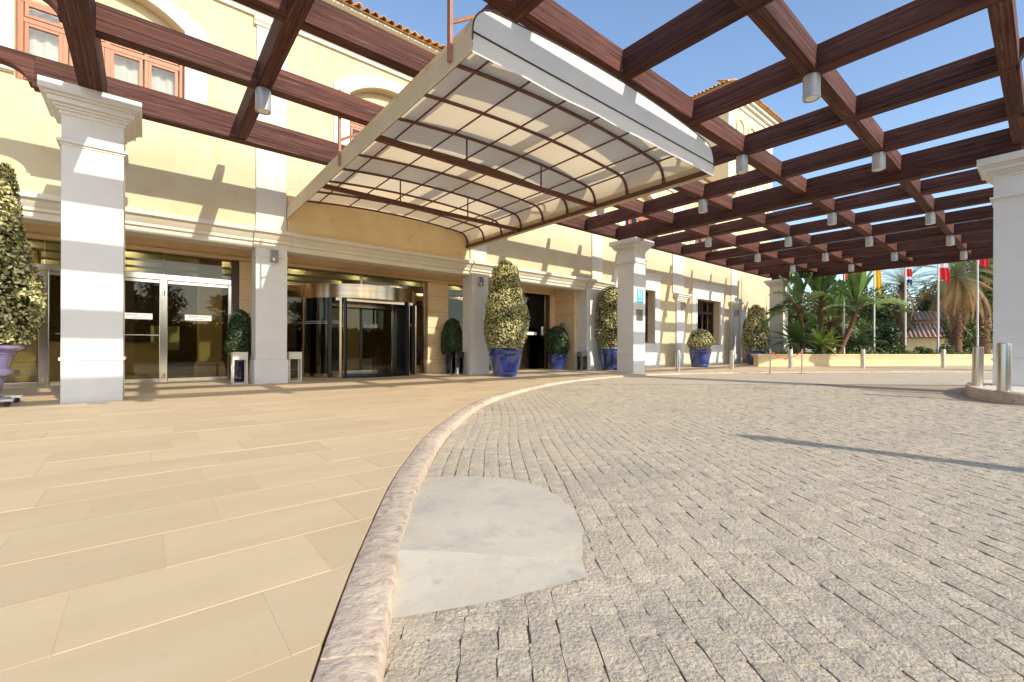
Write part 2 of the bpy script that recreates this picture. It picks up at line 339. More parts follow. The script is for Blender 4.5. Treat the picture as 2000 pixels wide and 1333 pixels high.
# drive: bed + setts
dp = [(p.x, p.y) for p in cpts]+[(44,-60),(-60,-60),(-60,-3.6)]
NXT = 60
db = MB()
xs = [-60, 0]+[14+i*0 for i in range(1)]+[44]
near = MB()
def dz_off(x, y): return drive_z(x, y)
dr = MB(); G = 48
gx = [-30+i*(80/G) for i in range(G+1)]; gy = [-40+j*(51/G) for j in range(G+1)]
dr.add([(x, y, drive_z(x, y)-.016) for y in gy for x in gx], [(j*(G+1)+i, j*(G+1)+i+1, (j+1)*(G+1)+i+1, (j+1)*(G+1)+i) for j in range(G) for i in range(G)])
drive = dr.build('drive', M['bed']); tag(drive, 'grey granite sett driveway sweeping past the hotel entrance', 'drive', kind='structure')
ANG = math.radians(53); U = Vector((math.cos(ANG), math.sin(ANG))); V = Vector((-U.y, U.x))
RAMP = [(1.69,3.14),(1.40,2.78),(.99,2.12),(.73,1.63),(1.50,1.30),(1.66,1.44),(2.14,2.00),(2.27,2.48),(2.02,2.92)]
def inpoly(x, y, P):
    c = False; j = len(P)-1
    for i in range(len(P)):
        if (P[i][1] > y) != (P[j][1] > y) and x < (P[j][0]-P[i][0])*(y-P[i][1])/(P[j][1]-P[i][1])+P[i][0]: c = not c
        j = i
    return c
ISL_C = (15.3, .42); 
def island_r(x, y):
    return math.hypot((x-15.3)/3.05, (y-.2)/1.12)
setts = []
v = -9.0
row = 0
while v < 3.2:
    wv = .117+rnd.uniform(-.012, .014); u = -2+rnd.uniform(0, .15); row += 1
    bend = rnd.uniform(-.01, .01)
    while u < 17.5:
        lu = rnd.uniform(.11, .20); uc = u+lu/2; vc = v+wv/2+.05*math.sin(uc*.45+1)+.02*math.sin(uc*1.7+v)
        x, y = U.x*uc+V.x*vc, U.y*uc+V.y*vc; u += lu
        dep = x*fw.x+y*fw.y; lat = x*r0.x+y*r0.y
        if dep < .3 or dep > 12.5 or lat < -dep*1.22-.2 or lat > dep*1.25+1.3: continue
        if inpoly(1.55+(x-1.55)/.92, 2.2+(y-2.2)/.92, RAMP): continue
        sd, nn, q = side(x, y)
        if sd < KW-.03: continue
        if island_r(x, y) < 1.02: continue
        setts.append((dep if dep > 1.22 and lat < dep*1.16+.05 else dep+50, x, y, lu, wv, row))
    v += wv
setts.sort(key=lambda t: t[0])
def sett_mesh(lx, wy, seed, n=3, amp=.003):
    q = random.Random(seed); h = lambda: q.uniform(-amp, amp)
    vs = []; fs = []
    lo = [(-1,-1),(1,-1),(1,1),(-1,1)]
    for j in range(n+1):
        for i in range(n+1):
            a, b = -1+2*i/n, -1+2*j/n
            edge = i in (0, n) or j in (0, n); cor = i in (0, n) and j in (0, n)
            sx = a*lx/2*(.975 if cor else 1)+(q.uniform(-.003, .002) if edge else 0); sy = b*wy/2*(.975 if cor else 1)+(q.uniform(-.003, .001) if edge else 0)
            vs.append((sx, sy, h()-(.0025 if edge else 0)-(.002 if cor else 0)))
    nn = (n+1)**2
    fs = [(j*(n+1)+i, j*(n+1)+i+1, (j+1)*(n+1)+i+1, (j+1)*(n+1)+i) for j in range(n) for i in range(n)]
    ring = [i for i in range(n+1)]+[j*(n+1)+n for j in range(1, n+1)]+[n*(n+1)+i for i in range(n-1, -1, -1)]+[j*(n+1) for j in range(n-1, 0, -1)]
    base = len(vs)
    for k in ring: vs.append((vs[k][0]*.97, vs[k][1]*.97, -.05))
    m_ = len(ring)
    fs += [(ring[(i+1) % m_], ring[i], base+i, base+(i+1) % m_) for i in range(m_)]
    return vs, fs
proto = []
for k in range(14):
    lx = .11+.09*k/13
    vs, fs = sett_mesh(lx-.001, .115, k); mb = MB(); mb.v, mb.f = vs, fs; proto.append((lx, mb.mesh('sett', M['granite'])))
joined = MB(); NP = 300
for i, (dep, x, y, lu, wv, row) in enumerate(setts):
    z = drive_z(x, y)+rnd.uniform(-.002, .002); gap = rnd.choice((.0005,.0005,.001,.001,.001,.002,.002,.003,.005,.010)); rot = ANG+rnd.uniform(-.02, .02)
    if i < NP:
        k = min(range(14), key=lambda k: abs(proto[k][0]-lu)); o = link('sett', proto[k][1], drive, loc=(x, y, z), rz=rot+(PI if rnd.random() < .5 else 0))
        o.scale = (1, (wv-gap)/.115, 1)
    else:
        dep = dep-50 if dep > 49 else dep
        n = 3 if dep < 5 else 2 if dep < 8 else 1
        vs, fs = sett_mesh(lu-.001, wv-gap, rnd.random(), n, .003 if n > 1 else .002)
        c, s_ = math.cos(rot), math.sin(rot); joined.add([(x+p[0]*c-p[1]*s_, y+p[0]*s_+p[1]*c, z+p[2]) for p in vs], fs)
tag(joined.build('setts', M['granite_joined'], drive), kind='stuff')
# beyond the built setts the surface itself
far = MB(); pts = []
for k in range(41):
    t = -1.05+2.4*k/40
    pts.append((12.5*fw.x+r0.x*12.5*t, 12.5*fw.y+r0.y*12.5*t))
far.add([(x, y, drive_z(x, y)-.003) for x, y in pts]+[(x*4.2, y*4.2-1, drive_z(60, 0)-.003) for x, y in pts], [(i+1, i, 41+i, 42+i) for i in range(40)])
far.build('drive_surface', M['drive_far'], drive)
# concrete ramp against the kerb
rz_ = lambda x, y: drive_z(x, y)+.006
def polyline(P, n):
    P = [Vector(p) for p in P]; d_ = [0]
    for p, q_ in zip(P, P[1:]): d_.append(d_[-1]+(q_-p).length)
    out = []
    for k in range(n+1):
        t = d_[-1]*k/n; i = max(j for j in range(len(P)-1) if d_[j] <= t+1e-9); f = (t-d_[i])/(d_[i+1]-d_[i]); out.append(P[i].lerp(P[i+1], min(1, f)))
    return out
rp = MB(); NA, NB = 22, 12
kin = polyline([(.905, 1.985), (1.24, 2.545), (1.60, 3.06)], NA)
rimc = catmull([(1.5,1.2), (1.655,1.45), (1.92,1.70), (2.13,1.98), (2.25,2.30), (2.24,2.62), (2.05,2.92), (1.72,3.13), (1.60,3.14), (1.5,3.1)], 8)
rim = polyline(rimc, NA)
vs = []
for i in range(NA+1):
    for j in range(NB+1):
        t = j/NB; p = kin[i].lerp(rim[i]+Vector((math.sin(i*2.3), math.cos(i*1.7)))*.012, t); z1 = rz_(p.x, p.y); z0 = -.008-.072*(i/NA)**1.15
        vs.append((p.x, p.y, z0+(z1-z0)*(t*t*(3-2*t)*.45+t*.55)+.0012*math.sin(p.x*23+p.y*17)))
rp.add(vs, [(i*(NB+1)+j, i*(NB+1)+j+1, (i+1)*(NB+1)+j+1, (i+1)*(NB+1)+j) for i in range(NA) for j in range(NB)])
top_edge = [vs[j] for j in range(NB+1)]; low = polyline([(.715, 1.60), (1.10, 1.44), (1.54, 1.325)], NB)
v2 = []
for j in range(NB+1):
    for k in range(7):
        t = k/6; a_ = Vector(top_edge[j]); p = a_.lerp(Vector((low[j].x, low[j].y, rz_(low[j].x, low[j].y))), t); v2.append((p.x, p.y, p.z-.010*math.sin(PI*t)*(1-j/NB)))
rp.add(v2, [(j*7+k+1, (j+1)*7+k+1, (j+1)*7+k, j*7+k) for j in range(NB) for k in range(6)])
tag(rp.build('concrete_ramp', M['concrete'], smooth=14), 'low pale concrete ramp wedge laid on the setts against the kerb', 'ramp')
# island under the right hand pillar
isl = tag(thing('traffic_island', (0, 0, 0), 'small raised island with rounded stone kerb under the right pillar', 'island'), kind='structure')
ISZ = .165
def ip(t, k=1.0): return (15.3+3.0*k*math.cos(t), .2+1.07*k*math.sin(t))
MB().prism([ip(2*PI*i/48, .93) for i in range(48)], 'z', -.4, ISZ-.006).build('island_paving', M['cream'], isl)
NS = 18
for i in range(NS):
    ts = [2*PI*(i+.004+(k/4)*.992)/NS for k in range(5)]; mb = MB(); rows = []
    for t in ts:
        a, b, c_ = ip(t, .925), ip(t, .985), ip(t, 1.0)
        rows.append([(a[0],a[1],-.35),(a[0],a[1],ISZ),(b[0],b[1],ISZ-.002),(c_[0],c_[1],ISZ-.03),(c_[0],c_[1],-.35)])
    vs = [v_ for r_ in rows for v_ in r_]; fs = [(k*5+j, k*5+j+1, (k+1)*5+j+1, (k+1)*5+j) for k in range(4) for j in range(4)]+[tuple(range(5))[::-1], tuple(range(20, 25))]
    mb.add(vs, fs).build('kerb_stone', M['travertine'], isl, smooth=35)

# ================================================================== HOTEL BUILDING
hotel = thing('hotel_building', (16, 14, 0), 'yellow stucco hotel with white pilasters, arched windows and tiled eaves', 'building')
hotel.location = (0, 0, 0)
W0, W1 = 13.15, 13.55                       # facade wall front / back
def archpts(xa, xb, zs, rise, n=14):
    w = (xb-xa)/2; c = (xa+xb)/2; R = (w*w+rise*rise)/(2*rise); a = math.asin(min(1, w/R))
    if rise > w: a = PI-a
    return [(c+R*math.sin(-a+2*a*i/n), zs+rise-R+R*math.cos(-a+2*a*i/n)) for i in range(n+1)]
UPW = [-.67+6.62*k for k in range(-1, 6)]   # upper window centres
x_from, x_to = -8.0, 35.6
wall = MB()
zt = 10.55
edges = x_from
wall.box(x_from, x_to, W0, W1, 4.0, 6.3)
for c in UPW:
    a, b = c-1.36, c+1.36
    if c < x_from+1: continue
    wall.box(edges, a, W0, W1, 6.3, zt); edges = b
    wall.prism([(a, zt), (a, 8.42)]+archpts(a, b, 8.42, .52)[1:-1]+[(b, 8.42), (b, zt)], 'y', W0, W1)
wall.box(edges, x_to, W0, W1, 6.3, zt)
wall.build('wall', M['stucco'], hotel)
# right of the porch the ground floor wall, with openings
gw = MB(); X0 = 15.95
ops = [(17.55, 20.40, 1.22, 3.95, 0), (24.72, 27.58, 1.19, 3.88, 0), (30.82, 32.3, 0, 2.35, .72)]
ed = X0
for (a, b, z0, z1, ri) in ops:
    gw.box(ed, a, W0, W1, -.02, 4.0); ed = b
    if z0 > 0: gw.box(a, b, W0, W1, -.02, z0)
    if ri: gw.prism([(a, 4.0), (a, z1)]+archpts(a, b, z1, ri)[1:-1]+[(b, z1), (b, 4.0)], 'y', W0, W1)
    else: gw.box(a, b, W0, W1, z1, 4.0)
gw.box(ed, x_to, W0, W1, -.02, 4.0)
gw.build('ground_floor_wall', M['stucco'], hotel)
MB().box(2.95, 8.85, W0-.012, W0, 4.02, 5.2).build('canopy_backing_wall', M['stained'], hotel)
# cornice over the porch
CPROF = [(W1, 3.52), (13.06, 3.52), (13.06, 3.66), (13.0, 3.68), (13.0, 3.74), (12.94, 3.80), (12.90, 3.86), (12.82, 3.90), (12.82, 3.97), (12.86, 4.01), (W0-.002, 4.03), (W1, 4.03)]
def cornice(a, b, dy=0, name='cornice', m='cream'):
    MB().prism([(y+(dy if y < 13.1 else 0), z) for y, z in CPROF], 'x', a, b).build(name, M[m], hotel, smooth=20)
PILS = [(-4.45, -3.75), (2.17, 2.91), (8.86, 9.58), (14.98, 15.90)]
ed = x_from
for a, b in PILS:
    cornice(ed, a-.055); cornice(a-.05, b+.05, -.07); ed = b+.055
cornice(ed, 16.75)
MB().box(x_from, 15.95, 13.56, 15.2, 3.96, 4.1).build('porch_ceiling', M['ceiling'], hotel)
for a, b in PILS:
    p = MB(); y0 = 12.98; y1 = 13.56
    p.box(a, b, y0, y1, .62, 3.518); p.build('pilaster', M['white'], hotel, bevel=.008)
    q = MB(); q.box(a-.03, b+.03, y0-.03, y1+.03, -.02, .619); q.build('pilaster_base', M['white'], hotel, bevel=.01)
    t = MB(); t.box(a-.02, b+.02, y0-.02, y1+.02, 3.30, 3.33); t.build('pilaster_band', M['white'], hotel, bevel=.006)
# upper pilasters, string course, window surrounds, windows
for a, b in ((2.19, 2.90), (8.87, 9.57), (15.45, 16.15), (22.15, 22.85), (-4.45, -3.75)):
    MB().box(a, b, W0-.07, W0+.05, 4.035, 9.30).build('upper_pilaster', M['cream'], hotel, bevel=.006)
    MB().prism([(W0+.05, 9.30), (W0-.10, 9.30), (W0-.10, 9.36), (W0-.15, 9.42), (W0-.15, 9.50), (W0+.05, 9.50)], 'x', a-.06, b+.06).build('capital', M['cream'], hotel)
MB().prism([(W0+.04, 9.52), (W0-.07, 9.52), (W0-.07, 9.60), (W0-.13, 9.66), (W0-.13, 9.72), (W0+.04, 9.76)], 'x', x_from, 28.6).build('string_course', M['cream'], hotel)
MB().prism([(W1, 10.30), (W0-.10, 10.30), (W0-.10, 10.40), (W0-.28, 10.46), (W0-.28, 10.54), (W0-.45, 10.58), (W0-.45, 10.64), (W1, 10.64)], 'x', x_from, 28.58).build('eave_cornice', M['cream'], hotel)
def upper_window(c):
    a, b = c-1.36, c+1.36
    sp = MB(); ou = archpts(c-1.81, c+1.81, 8.55, .72); inn = archpts(c-1.37, c+1.37, 8.42, .52)
    P = [(c-1.81, 6.38)]+[(x, z) for x, z in ou]+[(c+1.81, 6.38), (c+1.37, 6.38)]+inn[::-1]+[(c-1.37, 6.38)]
    sp.prism(P, 'y', W0-.06, W0+.02); sp.build('window_surround', M['cream'], hotel, smooth=25)
    ou2 = archpts(c-1.55, c+1.55, 8.47, .60); inn2 = archpts(c-1.362, c+1.362, 8.42, .52)
    P = [(c-1.55, 6.40)]+ou2+[(c+1.55, 6.40), (c+1.362, 6.40)]+inn2[::-1]+[(c-1.362, 6.40)]
    MB().prism(P, 'y', W0-.10, W0-.061).build('surround_moulding', M['cream'], hotel, smooth=25)
    tp = MB(); tp.prism([(a, 8.05)]+archpts(a, b, 8.42, .52)+[(b, 8.05)], 'y', W0+.26, W0+.36); tp.build('tympanum', M['stucco'], hotel)
    win = MB(); y = W0+.16
    yb = y+.08
    win.box(a, b, y, yb, 7.97, 8.05); win.box(a, b, y, yb, 6.3, 6.38)
    for xx in (a, b-.09): win.box(xx, xx+.09, y+.001, yb-.001, 6.381, 7.969)
    for k in range(1, 4):
        xx = a+(b-a)*k/4; win.box(xx-.055, xx+.055, y+.001, yb-.001, 6.381, 7.969)
    win.box(a+.09, b-.09, y-.012, yb+.01, 7.56, 7.66)
    w = win.build('window', M['winwood'], hotel, bevel=.006)
    for k in range(4):
        xa = a+.09+(b-a-.12)*k/4+.015; xb = xa+(b-a)/4-.13
        fr = MB(); 
        for (z0, z1) in ((6.39, 7.55), (7.67, 7.96)):
            fr.box(xa, xa+.06, y-.02, y+.05, z0, z1); fr.box(xb-.06, xb, y-.02, y+.05, z0, z1); fr.box(xa+.06, xb-.06, y-.02, y+.05, z0, z0+.06); fr.box(xa+.06, xb-.06, y-.02, y+.05, z1-.06, z1)
        fr.build('sash', M['winwood'], w, bevel=.004)
        for (z0, z1) in ((6.45, 7.49), (7.73, 7.90)):
            MB().box(xa+.06, xb-.06, y+.01, y+.016, z0, z1).build('pane', M['glass_win'], w)
    cu = MB(); nx = 60; vs = []
    for i in range(nx+1):
        xx = a+.05+(b-a-.1)*i/nx; yy = y+.22+.03*math.sin(i*1.35)+.015*math.sin(i*.51); vs += [(xx, yy, 6.2), (xx, yy, 8.04)]
    cu.add(vs, [(2*i, 2*i+2, 2*i+3, 2*i+1) for i in range(nx)]); cu.build('curtain', M['curtain'], w, smooth=80)
    MB().box(a-.1, b+.1, y+.5, y+.56, 6.1, 8.6).build('dark_room', M['interior'], w)
for c in UPW:
    if c > x_from+1 and c < 28: upper_window(c)
# roof tiles along the eaves
roof = MB().add([(x_from, 12.62, 10.655), (28.6, 12.62, 10.655), (28.6, 17, 12.6), (x_from, 17, 12.6), (x_from, 17, 10.66), (28.6, 17, 10.66)], [(0,1,2,3),(0,3,4),(1,5,2),(0,4,5,1)]).build('roof', M['tile'], hotel)
def barrel(r, L, n=6, cap=True):
    mb = MB(); vs = []
    for k in range(n+1):
        t = PI*k/n; vs += [(r*math.cos(t), 0, r*math.sin(t)), (r*.82*math.cos(t), L, r*.82*math.sin(t))]
    for k in range(n+1):
        t = PI*k/n; q = r*.80; vs += [(q*math.cos(t), 0, q*math.sin(t)), (q*.82*math.cos(t), L, q*.82*math.sin(t))]
    o = 2*(n+1); fs = [(2*k, 2*k+1, 2*k+3, 2*k+2) for k in range(n)]+[(o+2*k+2, o+2*k+3, o+2*k+1, o+2*k) for k in range(n)]+[(2*k, 2*k+2, o+2*k+2, o+2*k) for k in range(n)]
    return mb.add(vs, fs)
tm = barrel(.095, 1.3).mesh('roof_tile', M['tile'], 50)
x = 2.4
slope = math.atan2(12.6-10.655, 17-12.62)
while x < 9.2 or x < 28.5:
    o = link('roof_tile', tm, roof, loc=(x, 12.52+rnd.uniform(-.025, .025), 10.64+rnd.uniform(-.006, .01))); o.rotation_euler = (slope, 0, rnd.uniform(-.03, .03)); x += .25
# ---- tower at the far end
T0, T1, TZ = 28.6, 35.6, 17.55
tw = MB().box(T0, T1, W0-.03, 20, zt-.6, TZ).build('tower_wall', M['stucco_pale'], hotel)
MB().box(T0, T0+.75, W0-.09, W0-.03, 10.0, TZ-.7).build('tower_pilaster', M['cream'], hotel)
MB().box(T1-.75, T1, W0-.09, W0-.03, 10.0, TZ-.7).build('tower_pilaster', M['cream'], hotel)
for dz, pr in ((-.70, .10), (-.35, .22), (-.12, .38)):
    MB().box(T0-pr, T1+pr, W0-.03-pr, 20+pr, TZ+dz, TZ+dz+.22).build('tower_cornice', M['cream'], hotel, bevel=.02)
for k in range(3):
    c = T0+1.75+k*1.75
    P = [(c-.62, 13.0)]+archpts(c-.62, c+.62, 15.6, .62)+[(c+.62, 13.0), (c+.48, 13.0)]+archpts(c-.48, c+.48, 15.6, .48)[::-1]+[(c-.48, 13.0)]
    MB().prism(P, 'y', W0-.12, W0-.03).build('blind_arch', M['stucco'], hotel, smooth=30)
for k in range(2):
    c = T0+2.4+k*2.3
    w = MB().box(c-.55, c+.55, W0-.09, W0-.03, 10.8, 12.4).build('tower_window', M['cream'], hotel)
    MB().box(c-.40, c+.40, W0-.115, W0-.091, 10.95, 12.25).build('shutter', M['white'], w)
tr = MB(); ov = .55; ya = W0-.03-ov; zz = TZ+.12
tr.add([(T0-ov, ya, zz), (T1+ov, ya, zz), (T1+ov, 20+ov, zz), (T0-ov, 20+ov, zz), ((T0+T1)/2, 15.2, zz+2.0), ((T0+T1)/2, 18, zz+2.0)], [(0,1,4),(1,2,5,4),(2,3,5),(3,0,4,5),(0,3,2,1)])
tro = tr.build('tower_roof', M['tile'], hotel)
tm2 = barrel(.10, 1.4).mesh('roof_tile', M['tile'], 50)
x = T0-ov+.35
while x < T1+ov:
    o = link('roof_tile', tm2, tro, loc=(x, ya-.08, zz)); o.rotation_euler = (.45, 0, 0); x += .26
y = ya+.35
while y < 20.4:
    o = link('roof_tile', tm2, tro, loc=(T0-ov-.08, y, zz)); o.rotation_euler = (.45, 0, -PI/2); y += .26
# ---- ground floor windows right of the porch
def ground_window(c, hw, z0, z1, outer, depth=.34):
    P = [(c-outer, -.02), (c-outer, 4.70), (c+outer, 4.70), (c+outer, -.02), (c+outer-.001, -.02)]
    s_ = MB(); y0, y1 = W0-.07, W0+.01
    s_.box(c-outer, c-hw, y0, y1, -.02, 4.72); s_.box(c+hw, c+outer, y0, y1, -.02, 4.72); s_.box(c-hw, c+hw, y0, y1, z1, 4.72); s_.box(c-hw, c+hw, y0, y1, -.02, z0)
    s_.build('window_surround', M['white'], hotel)
    m2 = MB(); e = .10; y2 = W0-.11
    m2.box(c-hw-e, c-hw, y2, y0-.001, z0-e, z1+e); m2.box(c+hw, c+hw+e, y2, y0-.001, z0-e, z1+e); m2.box(c-hw, c+hw, y2, y0-.001, z1, z1+e); m2.box(c-hw-.05, c+hw+.05, y2-.03, y0-.001, z0-e-.06, z0-e+.0); m2.build('surround_moulding', M['white'], hotel)
    m3 = MB(); m3.box(c-outer-.04, c+outer+.04, W0-.13, W0+.01, 4.721, 4.80); m3.build('window_cornice', M['white'], hotel)
    y = W0+depth; w = MB()
    w.box(c-hw, c-hw+.09, y, y+.07, z0, z1); w.box(c+hw-.09, c+hw, y, y+.07, z0, z1); w.box(c-hw+.09, c+hw-.09, y, y+.07, z1-.09, z1); w.box(c-hw+.09, c+hw-.09, y, y+.07, z0, z0+.09)
    w.box(c-hw+.09, c+hw-.09, y-.02, y+.09, z1-.80, z1-.66)
    for k in (-1, 0, 1): w.box(c+k*hw*.48-.05, c+k*hw*.48+.05, y+.002, y+.068, z0+.09, z1-.09)
    wo = w.build('window', M['darkwood'], hotel, bevel=.005)
    xs_ = [c-hw+.09, c-hw*.48-.05, c-hw*.48+.05, c-.05, c+.05, c+hw*.48-.05, c+hw*.48+.05, c+hw-.09]
    for k in range(4): MB().box(xs_[2*k], xs_[2*k+1], y+.03, y+.036, z0+.09, z1-.09).build('pane', M['glass'], wo)
    MB().box(c-hw, c+hw, y+.6, y+.65, z0-.2, z1+.2).build('dark_room', M['interior'], wo)
    cu = MB(); vs = []
    for sgn in (-1, 1):
        vs = []
        for i in range(15):
            xx = c+sgn*(hw*.95-i*.045); vs += [(xx, y+.25+.03*math.sin(i*1.6), z0), (xx, y+.25+.03*math.sin(i*1.6), z1)]
        cu.add(vs, [(2*i, 2*i+2, 2*i+3, 2*i+1) for i in range(14)])
    cu.build('curtain', M['curtain'], wo, smooth=80)
ground_window(18.975, 1.425, 1.22, 3.95, 1.95)
ground_window(26.15, 1.43, 1.19, 3.88, 1.92)
# arched side door
ds = MB(); P = [(30.46, -.02), (30.46, 3.45), (32.66, 3.45), (32.66, -.02), (32.3, -.02), (32.3, 2.35)]+archpts(30.82, 32.3, 2.35, .72)[::-1][1:-1]+[(30.82, 2.35), (30.82, -.02)]
ds.prism(P, 'y', W0-.06, W0+.01); ds.build('door_surround', M['white'], hotel, smooth=25)
sd_ = MB().box(30.82, 32.3, W0+.33, W0+.38, 0, 3.1).build('side_door', M['darkwood'], hotel)
MB().box(32.12, 32.2, W0+.27, W0+.33, 1.0, 1.12).build('door_handle', M['chrome'], sd_)
for a, b in ((22.52, 23.32), (29.12, 30.0)):
    MB().box(a, b, W0-.10, W0+.02, .6, 3.62).build('wall_pilaster', M['white'], hotel, bevel=.008)
    MB().box(a-.03, b+.03, W0-.14, W0+.02, -.02, .599).build('pilaster_base', M['white'], hotel, bevel=.008)
    cp = MB()
    for k, (e, z0, z1) in enumerate(((.05, 3.62, 3.72), (.12, 3.721, 3.82), (.2, 3.821, 3.91), (.27, 3.911, 3.99))): cp.box(a-e, b+e, W0-.10-e, W0+.02, z0, z1)
    cp.build('capital', M['white'], hotel, bevel=.008)
    MB().box(a+.03, b-.03, W0-.06, W0+.02, 4.0, 9.3).build('upper_pilaster', M['cream'], hotel, bevel=.006)
# ---- porch: stone piers, lintels, glazing, interior
GY = 14.9
for a, b in ((2.06, 2.94), (8.12, 9.0), (14.50, 14.80)):
    for k in range(5):
        z0 = .5+.60*k; MB().box(a, b, GY-.12, GY+.3, z0+.004, min(z0+.60, 3.42)-.004).build('stone_block', M['stone'], hotel, bevel=.006)
    MB().box(a-.08, b+.08, GY-.20, GY+.3, -.02, .36).build('pier_base', M['stone'], hotel, bevel=.012)
    MB().box(a-.04, b+.04, GY-.16, GY+.3, .361, .499).build('pier_base_moulding', M['stone'], hotel, bevel=.03)
MB().box(x_from, 14.8, GY-.14, GY+.3, 3.52, 3.959).build('stone_lintel', M['stone'], hotel, bevel=.006)
MB().box(x_from, 14.8, GY-.19, GY+.3, 3.425, 3.519).build('lintel_moulding', M['stone'], hotel, bevel=.012)
for k in range(6):                          # coursed end wall of the porch
    MB().box(14.82, 15.2, 13.57, GY+.3, .02+.62*k+.006, min(.02+.62*(k+1), 3.955)-.006).build('stone_course', M['stone'], hotel, bevel=.008)
MB().box(14.86, 15.2, 13.58, GY+.3, -.02, 3.95).build('end_wall_core', M['stone'], hotel)
# lobby
LB = 24.0
MB().box(x_from, 16, GY-.05, LB, -.03, .004).build('lobby_floor', M['intfloor'], hotel)
MB().box(x_from, 16, GY+.31, LB, 3.9, 4.0).build('lobby_ceiling', M['ceiling'], hotel)
for k in range(5): MB().box(-6, 14.5, 16.0+k*1.6, 16.5+k*1.6, 3.62, 3.899).build('ceiling_coffer', M['ceiling'], hotel, bevel=.02)
MB().box(x_from, 16, LB, LB+.1, 0, 4).build('lobby_back_wall', M['interior'], hotel)
MB().box(15.9, 16, GY+.31, LB, 0, 4).build('lobby_side_wall', M['interior'], hotel)
MB().box(x_from-.1, x_from, GY+.31, LB, 0, 4).build('lobby_side_wall', M['interior'], hotel)
for (cx, cy) in ((1.55, 16.9), (6.6, 18.6), (9.3, 19.3), (-2.6, 18), (3.6, 20.5), (12.8, 17.6), (14.6, 17.2)):
    lc = MB().box(cx-.3, cx+.3, cy-.3, cy+.3, .5, 3.9).build('lobby_column', M['stone'], hotel, bevel=.02)
    MB().box(cx-.38, cx+.38, cy-.38, cy+.38, 0, .38).build('column_base', M['stone'], lc, bevel=.02)
    MB().box(cx-.34, cx+.34, cy-.34, cy+.34, .381, .499).build('column_base', M['stone'], lc, bevel=.03)
em = bpy.data.materials.new('downlight_glow'); em.use_nodes = True; em.node_tree.nodes['Principled BSDF'].inputs['Emission Color'].default_value = (1, .80, .52, 1); em.node_tree.nodes['Principled BSDF'].inputs['Emission Strength'].default_value = 30
dl = MB().lathe([(.10, -.006), (.10, 0)], 12).mesh('downlight', em)
for i in range(9):
    for j in range(4): link('downlight', dl, hotel, loc=(-5+i*2.3, 15.75+j*1.6-(.0 if j else .0), 3.898 if True else 0))
MB().box(-3.5, 0.6, 20.6, 21.4, .004, 1.12).build('reception_desk', M['stone'], hotel, bevel=.02)
MB().box(-3.6, 0.7, 20.5, 21.45, 1.121, 1.17).build('reception_desk_top', M['darkwood'], hotel)
nb = MB().box(.10, .72, 15.50, 15.54, .86, 1.52).build('lobby_notice_board', M['stucco_pale'], hotel); MB().box(.38, .44, 15.50, 15.54, .006, .859).build('board_leg', M['chrome'], nb)
for (cx, cy) in ((10.6, 19.5), (12.0, 19.5), (4.2, 18.3)):
    sf = MB().box(cx-.5, cx+.5, cy-.4, cy+.4, .12, .44).build('lobby_armchair', M['darkwood'], hotel, bevel=.05); MB().box(cx-.5, cx+.5, cy+.28, cy+.45, .441, .95).build('chair_back', M['darkwood'], sf, bevel=.05)
# swing doors of the left bay
def bx(a, b, z0, z1, y0=GY-.03, y1=GY+.05): return MB().box(a, b, y0, y1, z0, z1)
ent = MB().box(-3.6, 1.875, GY-.04, GY+.06, 2.71, 2.86).build('door_transom', M['chrome'], hotel, bevel=.006)
MB().box(1.88, 2.055, GY-.10, GY+.08, 0, 3.42).build('door_frame', M['darkbrown'], hotel, bevel=.006)
MB().box(1.80, 1.878, GY-.05, GY+.07, 0, 2.70).build('door_frame', M['chrome'], hotel, bevel=.006)
for xx in (-1.91, .27): 
    p = MB().box(xx, xx+.17, GY-.09, GY+.07, .0, 2.709).build('door_post', M['chrome'], hotel, bevel=.01)
    MB().cyl((xx+.085, GY-.10, 2.30), (xx+.085, GY-.10, 2.42), .03, n=12).build('hinge', M['chrome'], p); MB().cyl((xx+.085, GY-.10, .12), (xx+.085, GY-.10, .24), .03, n=12).build('hinge', M['chrome'], p)
for (a, b) in ((-3.55, -1.92), (-1.735, .265), (.445, 1.798)):
    g = MB().box(a, b, GY, GY+.012, .12, 2.70).build('glass_door', M['glass'], hotel)
    MB().box(a, b, GY-.025, GY+.035, .02, .119).build('bottom_rail', M['chrome'], g, bevel=.005)
    MB().box(a, b, GY-.02, GY+.03, 2.62, 2.70).build('top_rail', M['chrome'], g, bevel=.005)
    if a < 0 and a > -2 or a < -2: MB().cyl((a+.1, GY-.07, 1.25), (b-.01, GY-.07, 1.25), .017, n=10).build('push_bar', M['chrome'], g)
for (a, b) in ((-3.6, -1.83), (-1.82, .36), (.37, 1.878)):
    MB().box(a, b, GY, GY+.012, 2.865, 3.42).build('fanlight', M['glass'], hotel)
MB().box(-3.6, 2.05, GY-.12, GY+.12, -.012, .018).build('threshold', M['chrome'], hotel)
def text_mesh(body, size, m, name):
    cu = bpy.data.curves.new(name, 'FONT'); cu.body = body; cu.size = size; cu.align_x = 'CENTER'; cu.align_y = 'CENTER'; cu.extrude = .0008; cu.resolution_u = 2
    t = bpy.data.objects.new(name, cu); COL.objects.link(t); bpy.context.view_layer.update()
    me = bpy.data.meshes.new_from_object(t.evaluated_get(bpy.context.evaluated_depsgraph_get())); bpy.data.objects.remove(t)
    me.materials.clear(); me.materials.append(m); return me
tmA = text_mesh('ENVIA', .078, M['ink'], 'lettering'); tmB = text_mesh('hotel', .062, M['ink'], 'lettering')
